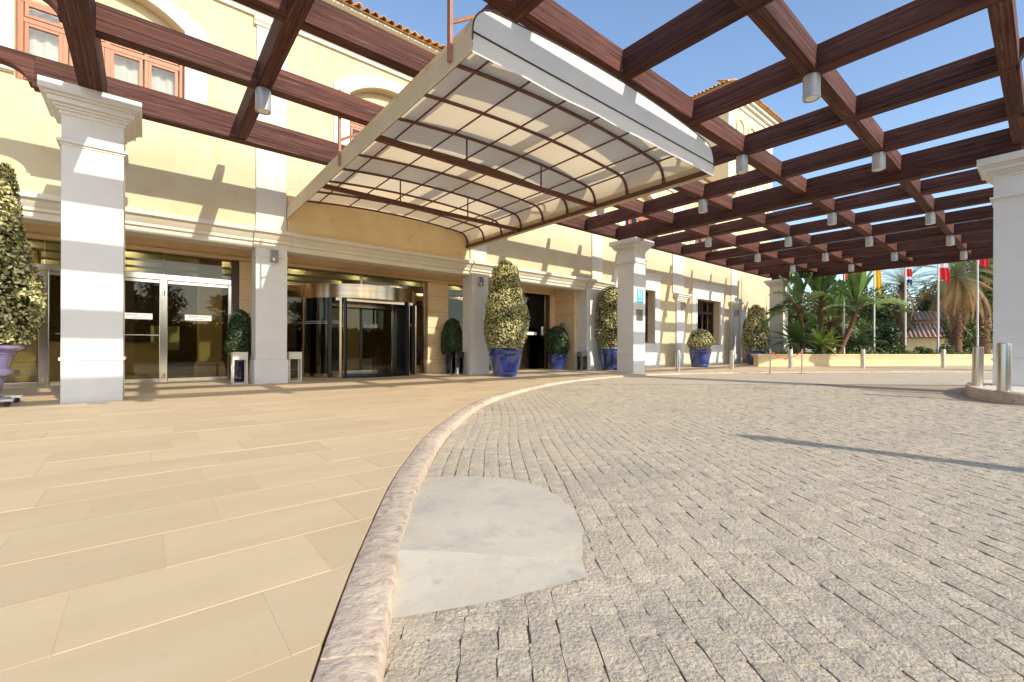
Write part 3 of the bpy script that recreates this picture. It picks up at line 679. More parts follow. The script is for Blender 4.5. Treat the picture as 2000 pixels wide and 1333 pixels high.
def sticker(cx, z, y, lab, w=.60, h=.15):
    s_ = MB().box(cx-w/2, cx+w/2, y-.004, y, z-h/2, z+h/2).build('door_sticker', M['sticker'])
    tag(s_, lab, 'sticker')
    for me, dx in ((tmA, -.11), (tmB, .155)):
        o = link('lettering', me, s_, loc=(cx+dx, y-.0055, z+.025)); o.rotation_euler = (PI/2, 0, 0)
    MB().box(cx-.13, cx+.13, y-.0055, y-.0042, z-.045, z-.035).build('small_print', M['ink'], s_)
sticker(-.17, 1.735, GY-.001, 'white hotel name sticker on glass door beside the big white pillar')
sticker(1.11, 1.745, GY-.001, 'white hotel name sticker on glass door nearest the stone pier')
sticker(-2.5, 1.735, GY-.001, 'white hotel name sticker on the leftmost glass door behind topiary')
# glazing of the other bays
bx(8.0, 8.09, 0, 3.42).build('glazing_post', M['bronze'], hotel, bevel=.006); bx(2.95, 3.03, 0, 3.42).build('glazing_post', M['bronze'], hotel, bevel=.006)
for a, b, z0, z1 in ((3.04, 3.75, .02, 2.5), (7.85, 7.99, .02, 2.5), (3.04, 5.6, 2.97, 3.42), (5.66, 7.99, 2.97, 3.42)):
    MB().box(a, b, GY, GY+.012, z0, z1).build('glazing', M['glass'], hotel)
bx(5.60, 5.66, 2.95, 3.42).build('glazing_post', M['bronze'], hotel)
for a, b in ((9.01, 10.7), (10.78, 12.5), (12.58, 14.22)):
    MB().box(a, b, GY, GY+.012, .02, 3.42).build('glazing', M['glass'], hotel); bx(b, b+.08, 0, 3.42).build('glazing_post', M['bronze'], hotel, bevel=.005)
MB().box(14.31, 14.495, GY-.06, GY+.06, 0, 3.42).build('door_frame', M['darkbrown'], hotel, bevel=.005)
MB().box(14.02, 14.16, GY-.006, GY-.001, 1.55, 1.95).build('notice', M['sign_white'], hotel)
MB().box(12.75, 13.75, GY-.006, GY-.001, 1.55, 1.68).build('notice', M['sign_white'], hotel)
# ---- revolving door
RC = (5.8, 15.65); RR = 2.0
rev = MB(); n = 40
def ringpts(r, a0, a1, n): return [(RC[0]+r*math.cos(a0+(a1-a0)*i/n), RC[1]+r*math.sin(a0+(a1-a0)*i/n)) for i in range(n+1)]
rev.prism(ringpts(RR+.03, 0, 2*PI, 48)[:-1], 'z', 2.50, 2.93)
rd_ = rev.build('revolving_door', M['bronze'], hotel, smooth=40)
def arcwall(a0, a1, z0, z1, name, m, t=.012, r=RR, n=12):
    o_ = ringpts(r, a0, a1, n); i_ = ringpts(r-t, a0, a1, n)[::-1]
    return MB().prism(o_+i_, 'z', z0, z1).build(name, M[m], rd_, smooth=40)
op0 = math.atan2(13.97-RC[1], 4.72-RC[0]); op1 = math.atan2(13.97-RC[1], 6.9-RC[0])   # entrance opening
L0 = -PI-.12
cuts = [L0, L0+.47, op0-.02]
for a0, a1 in ((-PI-.25+.0, -PI+.28), (-PI+.31, op0-.05), (op1+.05, -.35), (-.32, .2)):
    arcwall(a0, a1, .13, 2.5, 'curved_glass', 'glass'); arcwall(a0, a1, .0, .13, 'curved_rail', 'bronze', .03, RR+.008)
    for zz_ in (1.70, 1.76): arcwall(a0, a1, zz_, zz_+.012, 'glass_stripe', 'sign_white', .003, RR+.003)
def rpost(a, w, m, name='door_post', dp=.05):
    x, y = RC[0]+RR*math.cos(a), RC[1]+RR*math.sin(a)
    o = MB().box(-dp, dp, -w/2, w/2, 0, 2.499).build(name, M[m], rd_, loc=(x, y, 0), rz=a, bevel=.005)
for a in (-PI+.295, op1+.62): rpost(a, .07, 'bronze')
rpost(op0-.03, .07, 'bronze'); rpost(op0+.035, .06, 'black', dp=.09); rpost(op1-.035, .06, 'black', dp=.06); rpost(op1+.03, .05, 'chrome'); rpost(-.335, .06, 'chrome')
# inner leaf across the drum, chrome framed, black wings
yl = 15.35
for (a, b, z0, z1) in ((4.55, 4.67, .02, 2.46), (6.93, 7.05, .02, 2.46), (4.67, 6.93, 2.34, 2.46), (4.67, 6.93, .02, .16)):
    MB().box(a, b, yl-.04, yl+.04, z0, z1).build('leaf_frame', M['chrome'], rd_, bevel=.006)
MB().box(4.67, 6.93, yl-.005, yl+.005, .16, 2.34).build('leaf_glass', M['glass'], rd_)
MB().box(5.77, 5.84, yl-.035, yl+.035, .161, 2.339).build('leaf_mullion', M['black'], rd_)
for xx, sg in ((4.50, 1), (7.08, -1)):
    o = MB().box(-.05, .05, 0, 1.15, .03, 2.48).build('black_wing', M['black'], rd_, loc=(xx, yl-.06, 0), rz=PI-(.10*sg)); 
MB().box(4.5, 7.1, 13.98, yl+.1, 2.40, 2.498).build('door_canopy', M['bronze'], rd_, bevel=.005)
MB().prism(ringpts(RR-.05, 0, 2*PI, 32)[:-1], 'z', -.004, .008).build('door_mat', M['rubber'], rd_)
sticker(6.15, 1.72, yl-.007, 'white hotel name sticker on the revolving door leaf', .5, .13)

# ================================================================== PERGOLA
perg = thing('pergola', (-.72, 10.8, 0), 'dark red brown timber grid pergola on tall square white pillars', 'pergola'); perg.location = (0, 0, 0)
ZB, BH, BW = 5.46, .41, .22
ZT = ZB+BH
ROWS = [.43, 2.51, 4.59, 6.68, 8.77]; XROW = 11.31
YB = [1.57, 3.86, 6.15, 8.44, 10.72, 12.95, 17.46, 19.83, 22.2, 24.45, 26.7, 28.68]
DEEP = [-.72, 14.86, 30.45]
cols = sorted([(x, .11) for x in YB]+[(x, .15) for x in DEEP])
def tail(L, z0, z1, sgn=1):                 # profiled beam end, seen from the side: step, flat, quarter curve
    h = z1-z0; P = [(0, z1), (0, z0), (.03, z0), (.03, z0+.05), (.08, z0+.05)]
    r = min(h-.15, .27); aw = .36
    for i in range(1, 10):
        t = PI/2*i/9; P.append((.08+aw*(1-math.cos(t)), z0+.05+r*math.sin(t)))
    P += [(L, z0+.05+r), (L, z1)]
    return [(a*sgn, b) for a, b in P]
# beams across (towards the wall)
for x, hw in cols:
    deep = hw > .12; z0 = ZB-.22 if deep else ZB
    o = MB().box(-4.9, 5.85, -hw, hw, z0, ZT).build('beam', M['wood'], perg, bevel=.006, loc=(x, 5.30, 0), rz=PI/2)   # y .40 .. 11.15
    tb = MB(); tb.prism([(.0, 6.02), (.0, 5.82), (.45, 5.82), (.80, 5.90), (.80, 6.02)], 'y', -hw*.72, hw*.72)
    tb.build('beam_tail', M['wood'], perg, bevel=.004, loc=(x, XROW+.112, -.02), rz=PI/2)
    t2 = MB(); t2.prism(tail(1.0, ZB, ZT, 1), 'y', -hw, hw); t2.build('beam_tail', M['wood'], perg, bevel=.004, loc=(x, .398, 0), rz=-PI/2)
# rows along the hotel
for y in ROWS:
    for (xa, ha), (xb, hb) in zip(cols, cols[1:]):
        L_ = (xb-hb)-(xa+ha)-.004
        MB().box(-L_/2, L_/2, -BW/2, BW/2, ZB+.001, ZT-.001).build('beam', M['wood'], perg, bevel=.006, loc=((xa+ha+xb-hb)/2, y, 0))
    t_ = MB(); t_.prism(tail(1.2, ZB, ZT, -1), 'y', -BW/2, BW/2); t_.build('beam_tail', M['wood'], perg, bevel=.004, loc=(-.72-.152, y, 0))
xl = -1.50
mb = MB(); mb.box(-(30.6-xl)/2, (30.6-xl)/2, -.115, .115, ZB-.002, 6.0)
mb.build('edge_beam', M['wood'], perg, bevel=.006, loc=((30.6+xl)/2, XROW-.02+.04, 0))
t_ = MB(); t_.prism(tail(1.0, ZB-.002, 6.0, -1), 'y', -.115, .115); t_.build('edge_beam_tail', M['wood'], perg, bevel=.004, loc=(xl-.001, XROW+.02, 0))
# pillars
def pillar(x, y, z0):
    p = MB().box(-.39, .39, -.39, .39, z0-.01, 4.86).build('pillar', M['white'], perg, bevel=.008, loc=(x, y, 0))
    MB().box(-.415, .415, -.415, .415, .71, .765).build('pillar_band', M['white'], p, bevel=.01)
    b2 = MB(); b2.box(-.41, .41, -.41, .41, 4.30, 4.334); b2.box(-.445, .445, -.445, .445, 4.335, 4.38); b2.build('pillar_band', M['white'], p, bevel=.006)
    c = MB()
    for e, a, b in ((.025, 4.80, 4.86), (.06, 4.861, 4.90), (.095, 4.901, 4.945), (.15, 4.946, 5.03), (.185, 5.031, 5.075), (.245, 5.076, 5.238)): c.box(-.39-e, .39+e, -.39-e, .39+e, a, b)
    c.build('pillar_cap', M['white'], p, bevel=.008)
PILL = [(-.70, 10.80, 0), (15.08, 10.74, 0), (30.5, 10.8, 0), (15.08, .43, ISZ), (30.5, .43, -.1)]
for p_ in PILL: pillar(*p_)
# lamps under the nodes
lampm = None
LN = {8.77: (1.57, 10.72, 17.46, 22.2, 26.7), 6.68: (12.95, 19.83, 24.45, 28.68), 4.59: (10.72, 17.46, 22.2, 26.7), 2.51: (8.44, 12.95, 19.83, 24.45, 28.68)}
body = MB().lathe([(.10, -.003), (.118, -.012), (.124, -.06), (.124, -.39), (.114, -.395), (.114, -.38), (.09, -.378)], 20).mesh('lamp_body', M['alu'], 35)
ringm = MB().lathe([(.125, -.35), (.128, -.352), (.128, -.362), (.125, -.364)], 20).mesh('lamp_ring', M['alu'], 35)
dif = MB().lathe([(.09, -.384), (.09, -.381)], 16).mesh('lamp_diffuser', M['lampglass'])
rowname = {8.77: 'first', 6.68: 'second', 4.59: 'third', 2.51: 'fourth'}
for y, xs_ in LN.items():
    for i, x in enumerate(xs_):
        t = thing('pergola_lamp', (x, y, ZB), 'white cylinder lamp under pergola, %s along the %s lamp row out from the hotel' % (ORD[i], rowname[y]), 'lamp', 'cylinder lamps under the pergola')
        link('lamp_body', body, t); link('lamp_ring', ringm, t); link('lamp_diffuser', dif, t)

# ================================================================== CANOPY
can = thing('entrance_canopy', (5.85, 13, 0), 'off white fabric canopy with curved roof and brown steel ribs over the entrance', 'canopy'); can.location = (0, 0, 0)
CX0, CX1, CY0, CY1 = 2.93, 8.76, 4.31, 13.12
def cprof(inset=0.0, n=26):
    P = []; a, b = CX0+inset, CX1-inset; mid = (a+b)/2; hw = (b-a)/2
    zz = lambda x: 5.15-inset-.17*((x-mid)/hw)**2
    R = .34
    zc = zz(a+R)-R
    P.append((a, 4.55))
    for i in range(7):
        t = PI/2*i/6; P.append((a+R-R*math.cos(t), zc+R*math.sin(t)))
    for i in range(1, n): x = a+R+(b-a-2*R)*i/n; P.append((x, zz(x)))
    for i in range(7):
        t = PI/2*(1-i/6); P.append((b-R+R*math.cos(t), zc+R*math.sin(t)))
    P.append((b, 4.55)); return P
pr = cprof(); ny = 18; mb = MB(); vs = []
for j in range(ny+1):
    y = CY0+(CY1-CY0)*j/ny
    for i, (x, z) in enumerate(pr):
        sag = -.012*abs(math.sin(PI*j/ny*9)) if 6 < i < len(pr)-7 else 0
        vs.append((x, y, z+sag))
m_ = len(pr); mb.add(vs, [(j*m_+i, j*m_+i+1, (j+1)*m_+i+1, (j+1)*m_+i) for j in range(ny) for i in range(m_-1)])
mb.build('roof_fabric', M['fabric_roof'], can, smooth=40)
MB().prism([(x, z) for x, z in pr[::-1]]+[(CX0, 4.64), (CX1, 4.64)], 'y', CY0-.012, CY0-.002).build('front_panel', M['fabric'], can)
fv = MB(); vs = []; nn_ = 30
for i in range(nn_+1):
    x = CX0+(CX1-CX0)*i/nn_; vs += [(x, CY0-.016, 4.64), (x, CY0-.02+.004*math.sin(i*1.1), 4.52), (x, CY0-.018+.008*math.sin(i*.9+1), 4.405+.003*math.sin(i*.7))]
fv.add(vs, [(3*i+k, 3*i+3+k, 3*i+4+k, 3*i+1+k) for i in range(nn_) for k in (0, 1)]).build('front_valance', M['fabric'], can, smooth=60)
MB().tube([(CX0, CY0-.024, 4.638), (CX1, CY0-.024, 4.638)], .011).build('piping', M['piping'], can)
MB().tube([(x, CY0-.016, z) for x, z in pr], .009).build('piping', M['piping'], can)
for x in (CX0, CX1):
    s_ = MB().box(x-.008, x+.008, CY0, CY1, 4.42, 4.70); s_.build('side_valance', M['fabric_cream'], can)
    MB().box(x-.03 if x > 5 else x-.012, x+.012 if x > 5 else x+.03, CY0+.001, CY1, 4.445, 4.475).build('side_hem', M['fabric_cream'], can, bevel=.008)
    sg = 1 if x < 5 else -1
    MB().box(min(x+sg*.02, x+sg*.07), max(x+sg*.02, x+sg*.07), CY0+.03, CY1, 4.48, 4.56).build('side_rail', M['steel_brown'], can)
ai = cprof(.05)
for k in range(10):
    y = CY0+.12+(CY1-CY0-.2)*k/9; MB().tube([(x, y, z) for x, z in ai], .031, 6).build('arch_rib', M['steel_brown'], can, smooth=60)
for x in (3.72, 4.55, 5.4, 6.25, 7.1, 7.9, 8.44):
    z = [b for a, b in ai if a >= x][0]-.016
    zs_ = [(abs(a-x), b) for a, b in ai]; z = min(zs_)[1]-.004
    MB().tube([(x, CY0+.05, z), (x, CY1-.01, z)], .018, 6).build('purlin', M['steel_brown'], can)
for y in (7.30, 10.25):
    MB().box(CX0+.03, CX1-.03, y-.045, y+.045, 4.48, 4.57).build('tie_beam', M['steel_brown'], can)
    for x in (4.85, 6.85):
        z = min((abs(a-x), b) for a, b in ai)[1]; MB().cyl((x, y, 4.57), (x, y, z), .018, n=8).build('strut', M['steel_brown'], can)
for y in (4.75, 8.83):
    for x, sg in ((CX0-.03, 1), (CX1+.03, -1)):
        MB().box(x-.022, x+.022, y-.033, y+.033, 4.50, ZT+.10).build('hanger', M['steel_rust'], can)
        MB().tube([(x, y, 4.98), (x+sg*.02, y+.0, 5.0), (x+sg*.95, y-.02, 5.62)], .026, 5).build('brace', M['steel_rust'], can)
        for z in (5.52, 5.74): MB().cyl((x-.05, y-.034, z), (x+.05, y-.034, z), .014, n=6).build('bolt', M['chrome'], can)

# ================================================================== POTS AND TOPIARIES
def topiary_radius(kind, t):
    if kind == 'cone':     # t 0 bottom .. 1 top
        return (.80+.20*math.sin(min(1, t/.22)*PI/2))*(1-max(0, t-.25)**1.35*.80) if t < .93 else math.sqrt(max(0, 1-((t-.93)/.07)**2))*.30+.02
    if kind == 'column':
        return (.78+.22*math.sin(min(1, t/.25)*PI/2))*(1-max(0, t-.55)**1.5*.45) if t < .80 else (.86)*math.sqrt(max(0, 1-((t-.80)/.20)**2))+.02
    return math.sqrt(max(0, 1-(abs(t-.40)/.60)**2.2))+.02
def bush(mb, kind, R, z0, h, n, L, q, lumps=.06, flare=1.0):
    ph = [q.uniform(0, 6.28) for _ in range(6)]
    def rad(t, a):
        return R*topiary_radius(kind, t)*(1+lumps*math.sin(3*a+ph[0]+5*t)+lumps*.8*math.sin(2*a+ph[1]-9*t)+lumps*.7*math.sin(7*a+ph[2]+13*t))
    for _ in range(n):
        a = q.uniform(0, 2*PI); t = q.random()**1.08; dpt = q.choice((1.0, 1.0, .97, .93, .88))+q.uniform(-.03, .05)
        r = rad(t, a)*dpt
        p = Vector((r*math.cos(a), r*math.sin(a), z0+h*t))
        nrm = Vector((math.cos(a)+q.uniform(-.9, .9), math.sin(a)+q.uniform(-.9, .9), .35+q.uniform(-.8, .8)+(1.5 if t > .93 else 0))).normalized()
        ax = Vector((q.uniform(-1, 1), q.uniform(-1, 1), q.uniform(-.8, .6))); ax = (ax-nrm*ax.dot(nrm)).normalized(); bx_ = nrm.cross(ax)
        l = L*q.uniform(.7, 1.25); w = l*.30
        mb.add([p-ax*l*.5, p+bx_*w+nrm*l*.07, p+ax*l*.5-nrm*l*.05, p-bx_*w+nrm*l*.07], [(0, 1, 2, 3)])
    return rad
def topiary(x, y, z, label, kind, R, h, rimR, baseR, potH, n, L, leaf='varieg', pot='glaze', seed=1, stem=.12, violet=False):
    q = random.Random(seed); t = thing('potted_topiary', (x, y, z), label, 'potted plant', 'potted plants along the hotel front')
    H = potH
    if violet: prof = [(baseR, 0), (baseR*1.1, H*.30), (baseR*1.18, H*.42), (baseR*1.40, H*.46), (baseR*1.43, H*.52), (baseR*1.25, H*.56), (rimR*.80, H*.82), (rimR*.84, H*.84), (rimR*.86, H*.90), (rimR*1.02, H*.95), (rimR, H), (rimR*.82, H), (rimR*.78, H*.90)]
    else: prof = [(baseR*.98, 0), (baseR, .02), (baseR*1.05, H*.10), (baseR*1.09, H*.115), (baseR*1.09, H*.145), (baseR*1.07, H*.16), (rimR*.90, H*.74), (rimR*.95, H*.765), (rimR*.95, H*.81), (rimR*.92, H*.83), (rimR*.95, H*.93), (rimR*1.0, H*.955), (rimR*1.0, H), (rimR*.90, H), (rimR*.87, H*.9)]
    MB().lathe(prof, 36).build('pot', M[pot], t, smooth=30)
    MB().lathe([(rimR*.87, H*.905), (rimR*.87, H*.91), (rimR*.4, H*.93), (.01, H*.935)], 20).build('soil', M['soil'], t)
    MB().tube([(0, 0, H*.85), (.01, 0, H+stem*.6), (0, .01, H+stem+.3)], lambda u: .05*R/.7).build('stem', M['bark'], t)
    mb = MB(); z0 = H+stem*.3; bush(mb, kind, R, z0, h, n, L, q)
    mb.build('foliage', M[leaf], t)
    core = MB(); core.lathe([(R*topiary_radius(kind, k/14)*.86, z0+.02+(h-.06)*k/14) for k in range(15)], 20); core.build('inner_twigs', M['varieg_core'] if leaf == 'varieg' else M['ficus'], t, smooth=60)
    return t
topiary(-2.13, 10.75, .12, 'tall variegated topiary in violet pot at the left edge, on a wheeled stand', 'cone', .75, 3.12, .60, .33, .84, 15000, .075, pot='glaze_violet', seed=3, violet=True)
topiary(9.38, 11.72, 0, 'tallest cone shaped variegated topiary in blue pot beside the entrance', 'cone', .72, 2.95, .615, .40, .92, 14000, .068, seed=4)
topiary(14.15, 13.98, 0, 'small dark green bush in blue pot by the porch end wall', 'round', .50, 1.22, .47, .31, .70, 2600, .085, leaf='ficus', seed=5, stem=.05)
topiary(15.95, 12.45, 0, 'tall column shaped variegated topiary in blue pot half behind white pillar', 'column', .60, 2.70, .52, .36, .95, 7500, .075, seed=6, stem=.2)
topiary(22.35, 11.65, 0, 'low round variegated bush in blue pot under the ground floor window', 'round', .58, 1.05, .58, .40, .93, 3000, .08, seed=7, stem=.02)
topiary(28.9, 11.5, 0, 'cone shaped variegated topiary in dark blue pot by the arched side door', 'cone', .74, 2.80, .64, .42, .87, 5500, .085, seed=8, stem=.05)
topiary(8.92, 14.35, 0, 'dark green pointed bush in dark blue pot right of the revolving door', 'cone', .44, 1.35, .33, .22, .70, 2000, .085, leaf='ficus', seed=9, stem=.04, pot='glaze_dark')
topiary(2.02, 14.28, 0, 'dark green pointed bush in dark pot left of the revolving door', 'cone', .33, 1.25, .26, .17, .72, 1600, .085, leaf='ficus', seed=10, stem=.04, pot='glaze_dark')
# wheeled stand under the violet pot
ws = thing('wheeled_plant_stand', (-2.13, 10.75, 0), 'low white wheeled stand under the violet pot at the left edge', 'plant stand')
MB().box(-.72, .40, -.42, .42, .088, .118).build('platform', M['white'], ws, bevel=.005)
MB().box(.40, .52, -.40, -.26, .085, .117).build('bracket', M['white'], ws); MB().box(.40, .52, .26, .40, .085, .117).build('bracket', M['white'], ws)
for (x, y) in ((.45, -.33), (.45, .33), (-.4, -.33), (-.4, .33)): MB().cyl((x, y-.018, .042), (x, y+.018, .042), .042, n=14).build('castor', M['rubber'], ws)

# ================================================================== FLOOR LANTERNS / STANDS
def stand(x, y, label, m, w=.34, h=.82, dpt=.30, rz=0, glass=False):
    t = thing('floor_lantern', (x, y, 0), label, 'floor lantern', 'steel framed lantern stands on the porch', rz)
    a, b = w/2, dpt/2
    for sx in (-1, 1):
        for sy in (-1, 1): MB().box(min(sx*a, sx*(a-.04)), max(sx*a, sx*(a-.04)), min(sy*b, sy*(b-.04)), max(sy*b, sy*(b-.04)), 0, h-.20).build('leg', M[m], t, bevel=.004)
    MB().box(-a, a, -b, b, h-.199, h).build('top_box', M[m], t, bevel=.006)
    MB().box(-a+.04, a-.04, -b+.005, b-.005, .0, .03).build('base', M[m], t)
    if glass:
        for sx in (-1, 1): MB().box(sx*(a-.022)-.003, sx*(a-.022)+.003, -b+.041, b-.041, .031, h-.2).build('pane', M['glass_win'], t)
        MB().box(-a+.041, a-.041, -b+.018, -b+.024, .031, h-.2).build('pane', M['glass_win'], t)
        MB().cyl((0, 0, .03), (0, 0, .25), .04, n=12).build('candle', M['sign_white'], t)
stand(1.86, 13.30, 'cream framed lantern stand just left of the pilaster with the wall lamp', 'cream')
stand(3.19, 13.42, 'cream framed lantern stand just left of the revolving door', 'cream')
stand(8.47, 13.28, 'polished steel lantern stand beside the dark pot and pilaster', 'chrome', .36, .82, .34, glass=True)
stand(14.75, 13.05, 'dark steel framed lantern stand by the porch end pilaster', 'greybox', .38, .80, .30, glass=True)
stand(9.85, 13.36, 'pale framed lantern stand half behind the tallest topiary', 'cream', .28)

gl_ = thing('ground_light', (-.62, 10.02, 0), 'small round glass light set in the paving before the big white pillar', 'ground light')
MB().lathe([(.13, -.02), (.13, .006), (.11, .010), (.10, .008)], 24).build('ring', M['brushed'], gl_); MB().lathe([(.10, .002), (.10, .007)], 24).build('lens', M['glass_win'], gl_)
# ================================================================== WALL LAMPS, SIGNS
def sconce(x, y, z, label, rz=0, s=1.0):
    t = thing('wall_lamp', (x, y, z), label, 'wall lamp', 'box wall lamps', rz)
    MB().box(-.085*s, .085*s, -.15*s, 0, -.15*s, .15*s).build('lamp_box', M['greybox'], t, bevel=.006)
    MB().box(-.09*s, -.087*s, -.14*s, -.02*s, -.12*s, .12*s).build('side_plate', M['alu'], t)
    MB().box(-.05*s, .0, -.154*s, -.1505*s, -.135*s, -.06*s).build('lamp_window', M['sign_white'], t)
sconce(2.58, 12.978, 3.33, 'grey box wall lamp on the pilaster left of the revolving door')
sconce(9.18, 12.978, 3.32, 'grey box wall lamp on the pilaster behind the tallest topiary')
sconce(14.818, 14.25, 1.95, 'grey box wall lamp on the stone end wall of the porch', rz=-PI/2)
sconce(23.0, W0-.102, 3.33, 'grey box wall lamp on the pilaster left of the round bush', s=1.2)
sconce(29.6, W0-.102, 3.30, 'grey box wall lamp on the pilaster near the arched side door', s=1.2)
PX, PY = 15.08, 10.74-.39
sg = thing('hotel_sign', (15.06, PY, 2.98), 'bright blue hotel grade sign with white letter H on white pillar', 'sign')
MB().box(-.265, .265, -.03, -.001, -.36, .34).build('backboard', M['sign_white'], sg, bevel=.01)
MB().box(-.215, .215, -.036, -.0302, -.22, .30).build('blue_panel', M['sign_blue'], sg)
hl = MB()
for sx in (-1, 1):
    hl.box(min(sx*.055, sx*.105), max(sx*.055, sx*.105), -.040, -.0362, -.03, .25)
    for z in (.238, -.03): hl.box(sx*.08-.05, sx*.08+.05, -.0405, -.0363, z, z+.018)
hl.box(-.055, .055, -.040, -.0362, .098, .128); hl.build('letter_h', M['sign_white'], sg)
for k in range(5):
    st = []; 
    for i in range(10):
        r = .032 if i % 2 == 0 else .014; a_ = PI/2+i*PI/5; st.append((-.15+.075*k+r*math.cos(a_), -.125+r*math.sin(a_)))
    MB().prism(st, 'y', -.040, -.0362).build('star', M['sign_white'], sg)
MB().box(-.19, .19, -.034, -.0302, -.335, -.24).build('lower_panel', M['cream'], sg)
pq = MB().box(14.86, 15.27, PY-.03, PY-.001, 2.06, 2.50).build('plaque', M['brass'], bevel=.008); tag(pq, 'small aged brass plaque below the blue sign on white pillar', 'plaque')
for k, (w_, z_) in enumerate(((.06, 2.40), (.16, 2.33), (.10, 2.27), (.2, 2.20), (.14, 2.14))):
    MB().box(15.065-w_/2, 15.065+w_/2, PY-.033, PY-.0302, z_, z_+.022).build('engraving', M['ink'], pq)

# ================================================================== BOLLARDS, ROPE BARRIER
bol = MB().lathe([(.095, 0), (.095, .86), (.092, .885), (.08, .895), (.001, .90)], 24)
bme = bol.mesh('post', M['brushed'], 35); bbs = MB().lathe([(.13, 0), (.13, .008), (.10, .012)], 24).mesh('base_plate', M['brushed'], 35)
def bollard(x, y, z, label, tilt=(0, 0), s=1.0):
    t = thing('bollard', (x, y, z), label, 'bollard', 'steel bollards around the drive'); t.rotation_euler = (tilt[0], tilt[1], 0); t.scale = (s, s, s)
    link('post', bme, t); link('base_plate', bbs, t)
bollard(17.25, 9.95, 0, 'brushed steel bollard just right of the pillar with the blue sign')
bollard(21.1, 9.45, 0, 'brushed steel bollard between the round bush and the cone topiary')
bollard(24.7, 8.2, 0, 'brushed steel bollard behind the red rope barrier', s=1.05)
bollard(28.1, 6.05, 0, 'brushed steel bollard in front of the middle of the planter', s=1.08)
bollard(32.6, 3.6, 0, 'brushed steel bollard in front of the planter near the right pillar', s=1.1)
bollard(14.15, 1.02, ISZ, 'leaning brushed steel bollard on the island left of the white pillar', (.02, -.06), .96)
bollard(12.65, .56, ISZ-.002, 'large upright brushed steel bollard at the tip of the island', s=1.03)
rb = thing('rope_barrier', (18.8, 6.95, -.03), 'low red rope strung between two thin steel posts by the drive edge', 'rope barrier')
rpts = [(0, 0), (1.5, -.62)]
for (x, y) in rpts:
    MB().cyl((x, y, .012), (x, y, .95), .026, n=12).build('post', M['brushed'], rb); MB().lathe([(.15, -.02), (.15, .008), (.05, .02)], 20, (x, y, 0)).build('base', M['brushed'], rb); MB().lathe([(.035, .95), (.035, .98), (.001, 1.0)], 12, (x, y, 0)).build('cap', M['brushed'], rb)
MB().tube([(1.5*t, -.62*t, .90-.34*4*t*(1-t)*.8) for t in [i/14 for i in range(15)]], .022).build('rope', M['rope'], rb, smooth=60)

# ================================================================== PLANTER AND GARDEN
P0, P1 = Vector((25.6, 10.05)), Vector((42.5, 1.7)); pd = (P1-P0).normalized(); pn = Vector((-pd.y, pd.x)); PA = math.atan2(pd.y, pd.x); PLEN = (P1-P0).length
def pp(u, w, z=0): q = P0+pd*u+pn*w; return (q.x, q.y, z)
plo = thing('planter', (P0.x, P0.y, 0), 'long low yellow rendered planter wall with moulded rim', 'planter', rz=PA)
MB().prism([(0, -.02), (0, .40), (.0, .52), (.35, .52), (.35, -.02)], 'x', 0, PLEN).build('planter_wall', M['planter'], plo)
MB().box(-.12, PLEN, -.07, .42, .60, .68).build('rim', M['planter'], plo, bevel=.015); MB().box(-.07, PLEN, -.04, .39, .521, .599).build('rim_moulding', M['planter'], plo, bevel=.02)
MB().box(-.05, PLEN, -.035, .02, .42, .455).build('rim_fillet', M['planter'], plo, bevel=.01)
MB().box(-.03, PLEN, -.03, .02, -.01, .12).build('plinth', M['planter'], plo)
MB().prism([(0.0, .352), (.35, .352), (3.6, 3.0), (3.3, 3.0)], 'z', -.02, .60).build('planter_end_wall', M['planter'], plo)
MB().prism([(.35, .35), (PLEN, .35), (PLEN, 9), (9, 9), (3.5, 3.0)], 'z', -.02, .56).build('soil', M['soil'], plo)
gc = MB(); q = random.Random(21)
for _ in range(9000):
    w = q.uniform(.25, 3.2); u = q.uniform(.3+w*1.15, PLEN-.3); x, y, _z = pp(u, w); z = .58+abs(q.gauss(0, .12))*(1+.6*math.sin(u*1.3)*math.sin(u*.7)); L = q.uniform(.06, .13)
    a = Vector((q.uniform(-1, 1), q.uniform(-1, 1), q.uniform(-.3, .9))).normalized(); b = a.orthogonal().normalized(); b.rotate(Matrix.Rotation(q.uniform(0, 6.3), 3, a)); c = Vector((x, y, z))
    gc.add([c-a*L*.5, c+b*L*.3, c+a*L*.5, c-b*L*.3], [(0,1,2,3)])
tag(gc.build('ground_cover', M['cover']), 'low leafy ground cover filling the planter', 'ground cover', kind='stuff')
def cam_at(px, depth, z=0):                 # a place on the plan seen at photo column px
    q = fw*depth+rr*((px-1000)/866.84*depth); return (q.x, q.y, z)
def pdepth(px):                            # depth of the planter wall at photo column px
    e = cam_at(px, 1.0); t = (P0.x*pn.x+P0.y*pn.y)/(e[0]*pn.x+e[1]*pn.y); return t
